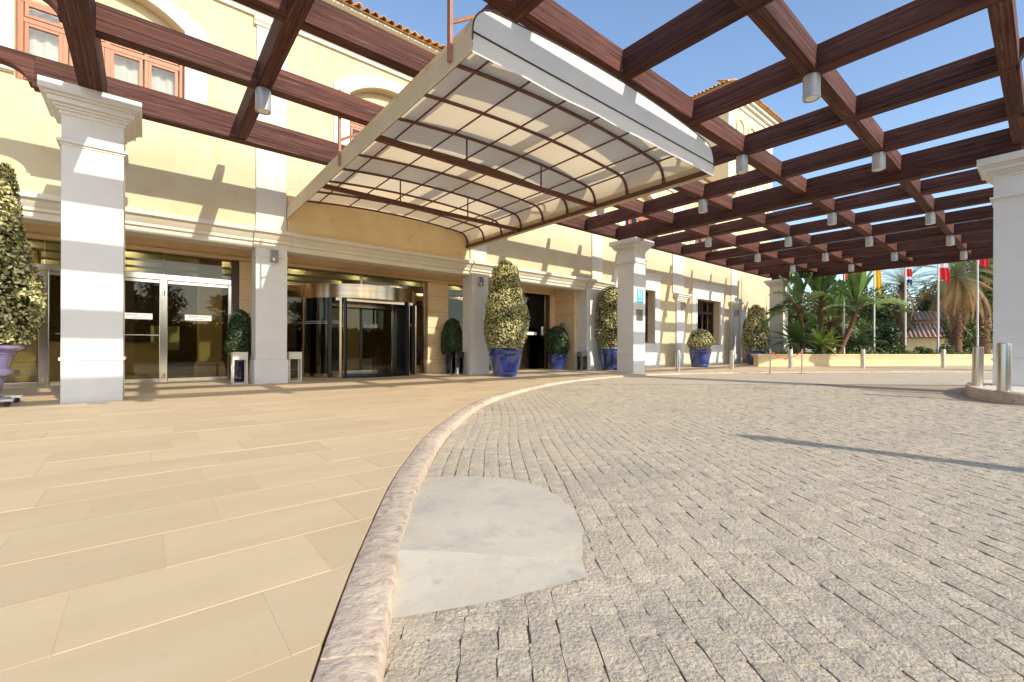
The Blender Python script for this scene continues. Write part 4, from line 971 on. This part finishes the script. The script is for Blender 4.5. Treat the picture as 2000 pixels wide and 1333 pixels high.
# ---- paddle leaved trees (giant strelitzia)
def paddle_mesh(L, W, curl, torn, m, seed):
    q = random.Random(seed); mb = MB(); n = 14; pet = .38*L; pts = []
    for i in range(n+1):
        t = i/n; pts.append((pet+L*t*math.cos(curl*t*.6), L*.0-curl*.45*L*t*t))
    mb.tube([(0, 0, 0), (pet*.5, 0, .04), (pet, 0, 0)]+[(p[0], 0, p[1]) for p in pts[1:]], lambda u: .030*(1-.8*u), 5)
    for sgn in (-1, 1):
        for i in range(n):
            t0, t1 = i/n, (i+1)/n
            w0 = W*(math.sin(PI*(t0*.92+.06))**.55)*(1 if not torn else q.uniform(.75, 1.0)); w1 = W*(math.sin(PI*(t1*.92+.06))**.55)*(1 if not torn else q.uniform(.75, 1.0))
            if torn: g = .12; t0 += g/n; dz = q.uniform(-.22, .02)*W*1.6
            else: dz = 0
            def at(t):
                k = min(n-1, int(t*n)); f = t*n-k; return (pts[k][0]*(1-f)+pts[k+1][0]*f, pts[k][1]*(1-f)+pts[k+1][1]*f)
            a, b = at(t0), at(t1); sw = .10*L if torn else .02*L; up = .30*W if not torn else .12*W
            mb.add([(a[0], 0, a[1]), (b[0], 0, b[1]), (b[0]+sw, sgn*w1, b[1]+up+dz), (a[0]+sw, sgn*w0, a[1]+up+dz)], [(0,1,2,3) if sgn > 0 else (3,2,1,0)])
    return mb.mesh('leaf', m, 40)
padA = [paddle_mesh(1.6, .27, .35, False, M['paddle'], 1), paddle_mesh(1.35, .33, .9, True, M['paddle'], 2), paddle_mesh(1.55, .33, 1.3, True, M['paddle'], 3), paddle_mesh(1.4, .30, 1.0, True, M['paddle_pale'], 4)]
def strelitzia(px, depth, z0, top, lean, label, seed, sc=1.0, nl=15, fan=None):
    q = random.Random(seed); b = cam_at(px, depth, z0); t = thing('paddle_leaf_tree', b, label, 'tree', 'paddle leaved trees in the planter')
    R = Vector((rr.x, rr.y, 0)); tipv = R*lean+Vector((0, 0, top-z0))
    pts = [tipv*u+Vector((0, 0, 0))+R*(.12*math.sin(u*3)) for u in [i/8 for i in range(9)]]
    MB().tube([(0, 0, -.15)]+pts[1:], lambda u: .14*(1.1-.35*u)*(1+.12*math.sin(u*50)), 10).build('trunk', M['bark_red'], t, smooth=50)
    cr = MB()
    for k in range(26):
        a = q.uniform(0, 2*PI); e = q.uniform(.3, 1.2); c = pts[-1]+Vector((0, 0, q.uniform(-.5, .1))); dv = Vector((math.cos(a)*math.cos(e), math.sin(a)*math.cos(e), math.sin(e)))
        cr.tube([c, c+dv*.3, c+dv*.6], lambda u: .04*(1-.6*u), 4)
    cr.build('leaf_sheaths', M['bark_red'], t)
    for k in range(nl):
        el = q.choice((1.35, 1.15, .95, .75, .55, .3, .1, -.15)) if k > 3 else (1.45, 1.3, 1.2, 1.05)[k]
        a = q.uniform(0, 2*PI); me = padA[0] if el > 1.1 else q.choice(padA[1:])
        o = link('leaf', me, t, loc=tuple(pts[-1]+Vector((0, 0, q.uniform(-.15, .12))))); o.rotation_mode = 'ZYX' if False else 'XYZ'
        o.rotation_euler = (q.uniform(-.5, .5), -el, a); s_ = sc*q.uniform(.8, 1.15); o.scale = (s_, s_, s_)
strelitzia(1567, 26.2, .56, 3.45, -.25, 'leftmost paddle leaved tree in the planter with upright trunk', 31)
strelitzia(1597, 26.8, .56, 3.75, .15, 'second paddle leaved tree with tall upright leaves and pale stalks', 32, 1.1, 16)
strelitzia(1634, 25.8, .56, 3.35, 1.15, 'paddle leaved tree with trunk leaning to the right', 33, 1.15, 17)
strelitzia(1618, 28.0, .56, 2.6, .05, 'short paddle leaved tree growing behind the leaning one', 34, .95, 15)
strelitzia(1645, 29.5, .56, 3.2, -.2, 'paddle leaved tree rearmost in the planter clump', 35, 1.05, 15)
# ---- feather leaved plants
def frond_mesh(L, W, droop, m, seed, n=26, v=.5, stiff=0.0, wid=.018):
    q = random.Random(seed); mb = MB(); pts = []
    for i in range(n+1):
        t = i/n; pts.append(Vector((L*(t-.12*droop*t*t), 0, L*(.10*t-droop*.55*t*t))))
    mb.tube(pts, lambda u: .016*(1-.75*u), 4)
    for i in range(2, n+1):
        t = i/n; p = pts[i]; tg = (pts[i]-pts[i-1]).normalized()
        wl_ = W*math.sin(PI*min(1, .12+t*.86))**.6*q.uniform(.85, 1.1)
        for sgn in (-1, 1):
            dv = (tg*.75+Vector((0, sgn, 0))+Vector((0, 0, v*q.uniform(.6, 1.1)-stiff))).normalized()*wl_
            e = tg*wid
            mb.add([p-e, p+e, p+dv*.6+e*.8+Vector((0, 0, -.02)), p+dv+Vector((0, 0, -.10*wl_)), p+dv*.6-e*.8+Vector((0, 0, -.02))], [(0,1,2,3,4)])
    return mb.mesh('frond', m)
cyc = [frond_mesh(1.55, .26, .45, M['cycad'], 1, 26, .5, 0, .026), frond_mesh(1.4, .24, .7, M['cycad'], 2, 26, .5, 0, .026)]
cycY = [frond_mesh(1.5, .26, .5, M['cycad_y'], 3, 26, .5, 0, .026), frond_mesh(1.35, .24, .8, M['cycad_y'], 4, 26, .5, 0, .026)]
def crown(t, c, meshes, n, q, lo=-.25, hi=1.35, sc=1.0, name='frond'):
    for k in range(n):
        u = k/n; el = hi+(lo-hi)*u**.8; a = k*2.39996+q.uniform(-.2, .2)
        o = link(name, q.choice(meshes), t, loc=(c[0], c[1], c[2]+q.uniform(-.03, .03))); o.rotation_euler = (q.uniform(-.25, .25), -el+q.uniform(-.1, .1), a); s_ = sc*q.uniform(.85, 1.12); o.scale = (s_, s_, s_)
def cycad(px, depth, z, label, meshes, seed, sc=1.0, n=30):
    q = random.Random(seed); t = thing('cycad', cam_at(px, pdepth(px)+depth, .56), label, 'plant', 'cycads in the planter')
    MB().lathe([(.16, -.05), (.19, .15), (.17, z-.60), (.06, z-.50)], 12).build('trunk', M['bark'], t); crown(t, (0, 0, z-.56), meshes, n, q, -.2, 1.3, sc)
cycad(1556, 1.3, 1.35, 'dark green cycad at the left end of the planter', cyc, 41, 1.0, 32)
cycad(1604, 1.0, 1.15, 'yellow green cycad in front of the paddle leaved trees', cycY, 42, .95, 30)
cycad(1683, 1.2, 1.2, 'dark green cycad right of the leaning trunk', cyc, 43, .95, 30)
pf = [frond_mesh(2.6, .42, .75, M['palm'], 5, 30, .4, 0, .016), frond_mesh(2.4, .40, 1.05, M['palm'], 6, 30, .3, 0, .016)]
pdry = [frond_mesh(2.5, .34, 1.25, M['palm_dry'], 7, 26, -.1, .2, .016), frond_mesh(2.2, .30, .9, M['palm_dry'], 8, 26, -.2, .3, .016)]
def palm(px, depth, zc, rad_, label, seed, sc=1.0, dry=12, n=34):
    q = random.Random(seed); t = thing('palm_tree', cam_at(px, depth, -.1), label, 'palm', 'date palms behind the planter')
    mb = MB(); m_ = 26; pts = [(.05*math.sin(i*.3), 0, zc*i/m_) for i in range(m_+1)]
    mb.tube(pts, lambda u: rad_*(1.15-.3*u+(.35*max(0, u-.85)/.15))*(1+.09*math.cos(u*m_*PI)), 12); mb.build('trunk', M['bark_red'], t, smooth=50)
    stb = MB()
    for k in range(120):
        a = k*2.4; z = zc*(.25+.75*k/120); r = rad_*(1.0+.2*(k/120)); c = Vector((r*math.cos(a), r*math.sin(a), z)); dv = Vector((math.cos(a)*.6, math.sin(a)*.6, .8))*.16
        stb.tube([c, c+dv], .035, 4)
    stb.build('frond_stubs', M['bark_red'], t)
    crown(t, (0, 0, zc), pf, n, q, -.2, 1.35, sc); 
    for k in range(dry):
        a = q.uniform(0, 2*PI); o = link('dry_frond', q.choice(pdry), t, loc=(0, 0, zc-.1)); o.rotation_euler = (q.uniform(-.4, .4), q.uniform(.15, 1.2), a); s_ = sc*q.uniform(.8, 1.45); o.scale = (s_, s_, s_)
palm(1763, 33, 5.9, .19, 'slender date palm behind the flag poles with feathery crown', 51, 1.0, 10)
palm(1868, 31.5, 6.3, .27, 'thick trunked date palm with brown drooping dry fronds', 52, 1.25, 44)
palm(1921, 36, 7.6, .36, 'stout date palm at the right beside the white pillar', 53, 1.2, 10)
# ---- leafy trees
def leafy(loc, label, H, R, n, L, seed, m='tree', squash=1.0, z0=.25, nclump=46, cat='tree', name='leafy_tree', group=None):
    q = random.Random(seed); t = thing(name, loc, label, cat, group)
    MB().tube([(0, 0, -.2), (.05, .03, H*.3), (-.05, .05, H*.75)], lambda u: .022*H*(1.2-u*.9), 8).build('trunk', M['bark'], t, smooth=50)
    cl = []; lim = MB()
    for k in range(nclump):
        while True:
            v_ = Vector((q.uniform(-1, 1), q.uniform(-1, 1), q.uniform(-1, 1)))
            if .25 < v_.length < 1: break
        c = Vector((v_.x*R*.82, v_.y*R*.82, H*(z0+(1-z0)/2)+v_.z*H*(1-z0)/2*.86)); cl.append((c, R*q.uniform(.20, .38)))
        if k % 3 == 0: lim.tube([(0, 0, H*q.uniform(.25, .5)), tuple(c*.5+Vector((0, 0, H*.22))), tuple(c)], lambda u: .009*H*(1-.7*u), 5)
    lim.build('limbs', M['bark'], t)
    mb = MB()
    for k in range(n):
        c, r = q.choice(cl); v_ = Vector((q.gauss(0, 1), q.gauss(0, 1), q.gauss(0, 1))).normalized()*r*q.uniform(.55, 1.12); p = c+v_
        if p.z < .1: continue
        a = Vector((q.uniform(-1, 1), q.uniform(-1, 1), q.uniform(-.9, .4))).normalized(); nr = (v_.normalized()+Vector((q.uniform(-1, 1), q.uniform(-1, 1), q.uniform(-.5, 1)))).normalized(); b = nr.cross(a)
        if b.length < .1: continue
        b.normalize(); l = L*q.uniform(.7, 1.3); mb.add([p-a*l*.5, p+b*l*.3, p+a*l*.5, p-b*l*.3], [(0,1,2,3)])
    mb.build('crown', M[m], t); return t
leafy(cam_at(1726, 29.0, .5), 'dark rounded shrub between the leaning trunk and the tiled house', 2.3, 1.0, 4500, .13, 61, 'ficus', z0=.02, cat='shrub', name='shrub')
for i, (px, dd, hh, rr_, lab) in enumerate(((1560, 31, 3.4, 1.5, 'dark shrub behind the leftmost paddle leaved tree'), (1612, 32, 3.6, 1.6, 'dark shrub behind the middle of the paddle leaved clump'), (1662, 32, 3.2, 1.5, 'dark shrub behind the leaning paddle leaved trunk'))):
    leafy(cam_at(px, dd, .2), lab, hh, rr_, 4500, .18, 90+i, 'tree', z0=.02, cat='shrub', name='shrub')
leafy(cam_at(1912, 37, -.2), 'dense dark green tree behind the rightmost flag pole', 8.6, 2.5, 20000, .19, 62, z0=.06, nclump=80)
leafy(cam_at(1838, 54, -.2), 'loose dark tree between the two nearest palms', 8.6, 2.3, 7000, .22, 68, z0=.30, nclump=40)
leafy(cam_at(1722, 42, -.2), 'leafy tree behind the yellow and red flag', 7.5, 2.2, 7000, .22, 69, z0=.15, nclump=40)
leafy(cam_at(1880, 33.5, .3), 'bushy green shrub at the foot of the thick palm', 3.4, 1.0, 4500, .15, 66, 'tree', z0=.05, cat='shrub', name='shrub')
leafy(cam_at(1950, 46, -.2), 'tall green tree rising above the pergola at the right', 15.5, 5.0, 15000, .34, 63, z0=.22, nclump=70)
leafy(cam_at(1830, 52, -.2), 'loose green tree far behind the tiled house', 9.5, 3.0, 7000, .28, 64, z0=.3)
leafy(cam_at(1655, 50, -.2), 'green tree far behind the paddle leaved clump', 8.5, 3.6, 8000, .28, 65, z0=.2)
leafy(cam_at(1570, 52, -.2), 'dark green tree far behind the hotel corner', 9.0, 3.6, 8000, .28, 67, z0=.2)
low = [leafy(cam_at(px, dd, .4), lab, hh, .55, 1300, .11, 70+i, 'tree', z0=.02, nclump=16, cat='shrub', name='low_shrub') for i, (px, dd, hh, lab) in enumerate((
    (1757, 27.5, .95, 'low green shrub at the foot of the slender palm'), (1805, 27.6, .85, 'low rounded green shrub between two flag poles'), (1850, 28, 1.0, 'low green shrub below the small house window')))]
# ---- flag poles
def flag(px, depth, ztop, m, fz0, fz1, w, label, lean=0, fm=None, seed=0):
    q = random.Random(seed); b = cam_at(px, depth, .5); t = thing('flag_pole', b, label, 'flag pole', 'flag poles behind the planter'); t.rotation_euler = (0, lean, 0)
    MB().cyl((0, 0, 0), (0, 0, ztop), .060, .038, 12).build('pole', M['alu'], t, smooth=40); MB().lathe([(.001, ztop+.1), (.06, ztop+.05), (.04, ztop)][::-1], 12).build('finial', M['brass'], t)
    mb = MB(); nu, nv = 16, 14; vs = []
    for j in range(nv+1):
        s_ = j/nv
        for i in range(nu+1):
            u = i/nu; fold = .10*w*math.sin(u*9+q.random()*.05+s_*1.5)*(.3+u); drop = .30*(fz1-fz0)*u*(1-s_)*.2
            x = u*w*(.55+.45*s_ if False else .45+.35*(1-s_)+.1*math.sin(s_*5)); vs.append(tuple(r0*(.06+x)+fw*fold*1.4+Vector((0, 0, fz0+(fz1-fz0)*s_-.45*u*u*w*(1-.3*s_)))))
    mb.add(vs, [(j*(nu+1)+i, j*(nu+1)+i+1, (j+1)*(nu+1)+i+1, (j+1)*(nu+1)+i) for j in range(nv) for i in range(nu)]); mb.build('flag', fm, t, smooth=70)
flag(1648, 26.0, 8.2, 0, 4.55, 6.2, 1.1, 'flag pole with plain red flag among the paddle leaves', 0, M['red'], 1)
flag(1707, 28.2, 8.2, 0, 4.15, 7.0, .50, 'flag pole with yellow and red flag', 0, M['flag_spain'], 2)
flag(1768, 28.0, 8.2, 0, 4.7, 6.6, .45, 'flag pole with blue, white and red flag beside the slender palm', 0, M['flag_uk'], 3)
flag(1832, 28.0, 8.2, 0, 4.95, 6.6, .85, 'flag pole with red and white flag before the tiled house', 0, M['flag_rw'], 4)
flag(1909, 28.5, 8.2, 0, 5.95, 7.4, .8, 'rightmost flag pole with red flag, leaning slightly', -.012, M['red'], 5)
# ---- tiled house behind
hb = cam_at(1800, 46, -.1); ha = math.atan2(-hb[0], hb[1])
house = thing('tiled_house', (hb[0], hb[1], 0), 'low house with pale clay tiled roofs behind the palms', 'house', rz=-math.atan2(hb[0], hb[1])+.12)
MB().box(-4.4, 5.5, 0, 6, -.1, 2.15).build('wall', M['yellow_wall'], house)
hw_ = MB().box(2.6, 4.3, -.05, .02, .55, 1.55).build('window', M['sign_white'], house); MB().box(2.75, 4.15, -.07, -.051, .65, 1.45).build('pane', M['glass'], house if False else hw_); MB().box(2.7, 4.2, .03, .04, .6, 1.5).build('dark_room', M['interior'], hw_)
lr = MB().add([(-4.9,-.6,2.15),(6,-.6,2.15),(6,3.6,3.75),(-4.9,3.6,3.75),(-4.9,3.6,2.0),(6,3.6,2.0)], [(0,1,2,3),(0,3,4),(1,5,2),(0,4,5,1),(2,5,4,3)]).build('lower_roof', M['tile_far'], house)
ft = barrel(.13, 4.5, 5).mesh('roof_tile', M['tile_far'], 50); ang_ = math.atan2(1.6, 4.2)
x = -4.8
while x < 6: o = link('roof_tile', ft, lr, loc=(x, -.68, 2.16)); o.rotation_euler = (ang_, 0, 0); x += .36
MB().box(-1.6, 5.2, 3.6, 8, 1.9, 4.15).build('upper_wall', M['clay_wall'], house)
ur = MB().add([(-2.0,3.2,4.15),(5.6,3.2,4.15),(5.6,6,5.25),(-2.0,6,5.25),(-2.0,6,4.1),(5.6,6,4.1)], [(0,1,2,3),(0,3,4),(1,5,2),(0,4,5,1),(2,5,4,3)]).build('upper_roof', M['tile_far'], house)
ft2 = barrel(.13, 3.0, 5).mesh('roof_tile', M['tile_far'], 50); x = -1.9
while x < 5.5: o = link('roof_tile', ft2, ur, loc=(x, 3.12, 4.16)); o.rotation_euler = (math.atan2(1.1, 2.8), 0, 0); x += .36
MB().box(-4.4, -1.7, 2.6, 7, 0, 6.2).build('tower_wall', M['clay_wall'], house)
tr2 = MB().add([(-4.8,2.2,6.2),(-1.3,2.2,6.2),(-1.3,7.4,6.2),(-4.8,7.4,6.2),(-3.05,4.8,7.2)], [(0,1,4),(1,2,4),(2,3,4),(3,0,4),(0,3,2,1)]).build('tower_roof', M['tile_far'], house)
x = -4.7
while x < -1.35: o = link('roof_tile', barrel(.12, .5, 5).mesh('roof_tile', M['tile_far'], 50) if x == -4.7 else o.data, tr2, loc=(x, 2.1, 6.2)); o.rotation_euler = (.35, 0, 0); x += .34
# ---- trees across the drive, mirrored in the hotel glass
tA = leafy((-6, -16, -.3), 'leafy tree across the drive mirrored in the left glass doors', 7.0, 2.6, 4500, .26, 81, z0=.12)
for x, y, lab in ((.5, -17, 'leafy tree across the drive mirrored beside the revolving door'), (6.5, -16.5, 'leafy tree across the drive mirrored in the revolving door'), (13, -17.5, 'leafy tree across the drive mirrored in the right glazing'), (-12, -17, 'leafy tree across the drive farthest left')):
    c = copy_tree(tA); c.location = (x, y, -.3); c.rotation_euler.z = x; c['label'] = lab
tA['label'] = 'leafy tree across the drive mirrored in the left glass doors'
hd = thing('hedge', (2, -13, -.1), 'long dark clipped hedge across the drive mirrored in the glass', 'hedge')
hm = MB(); q = random.Random(5)
for _ in range(9000):
    p = Vector((q.uniform(-22, 22), q.choice((1.0, q.uniform(-1, 1))), q.uniform(0, 2.9))); p.y += q.gauss(0, .12); a = Vector((q.uniform(-1, 1), q.uniform(-1, 1), q.uniform(-1, 1))).normalized(); b = a.orthogonal().normalized(); l = q.uniform(.25, .5)
    hm.add([p-a*l*.5, p+b*l*.35, p+a*l*.5, p-b*l*.35], [(0,1,2,3)])
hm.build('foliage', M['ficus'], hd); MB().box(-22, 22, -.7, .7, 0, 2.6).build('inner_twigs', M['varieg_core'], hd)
# unseen post, added beside the drive to cast the long foreground shadow
lp = thing('shadow_post', (6.65, -5.75, -.08), 'slim dark unseen post added beside the drive to throw a long shadow', 'shadow post')
MB().cyl((0, 0, 0), (0, 0, 4.0), .23, .10, 14).build('post', M['black'], lp, smooth=40); MB().lathe([(.32, 0), (.32, .06), (.26, .12), (.23, .4)], 16).build('base', M['black'], lp, smooth=40)
MB().lathe([(.06, 4.0), (.14, 4.06), (.16, 4.35), (.05, 4.45), (.01, 4.5)], 16).build('lantern', M['lampglass'], lp, smooth=40)  # lantern shaped top of the added shadow post, never in view
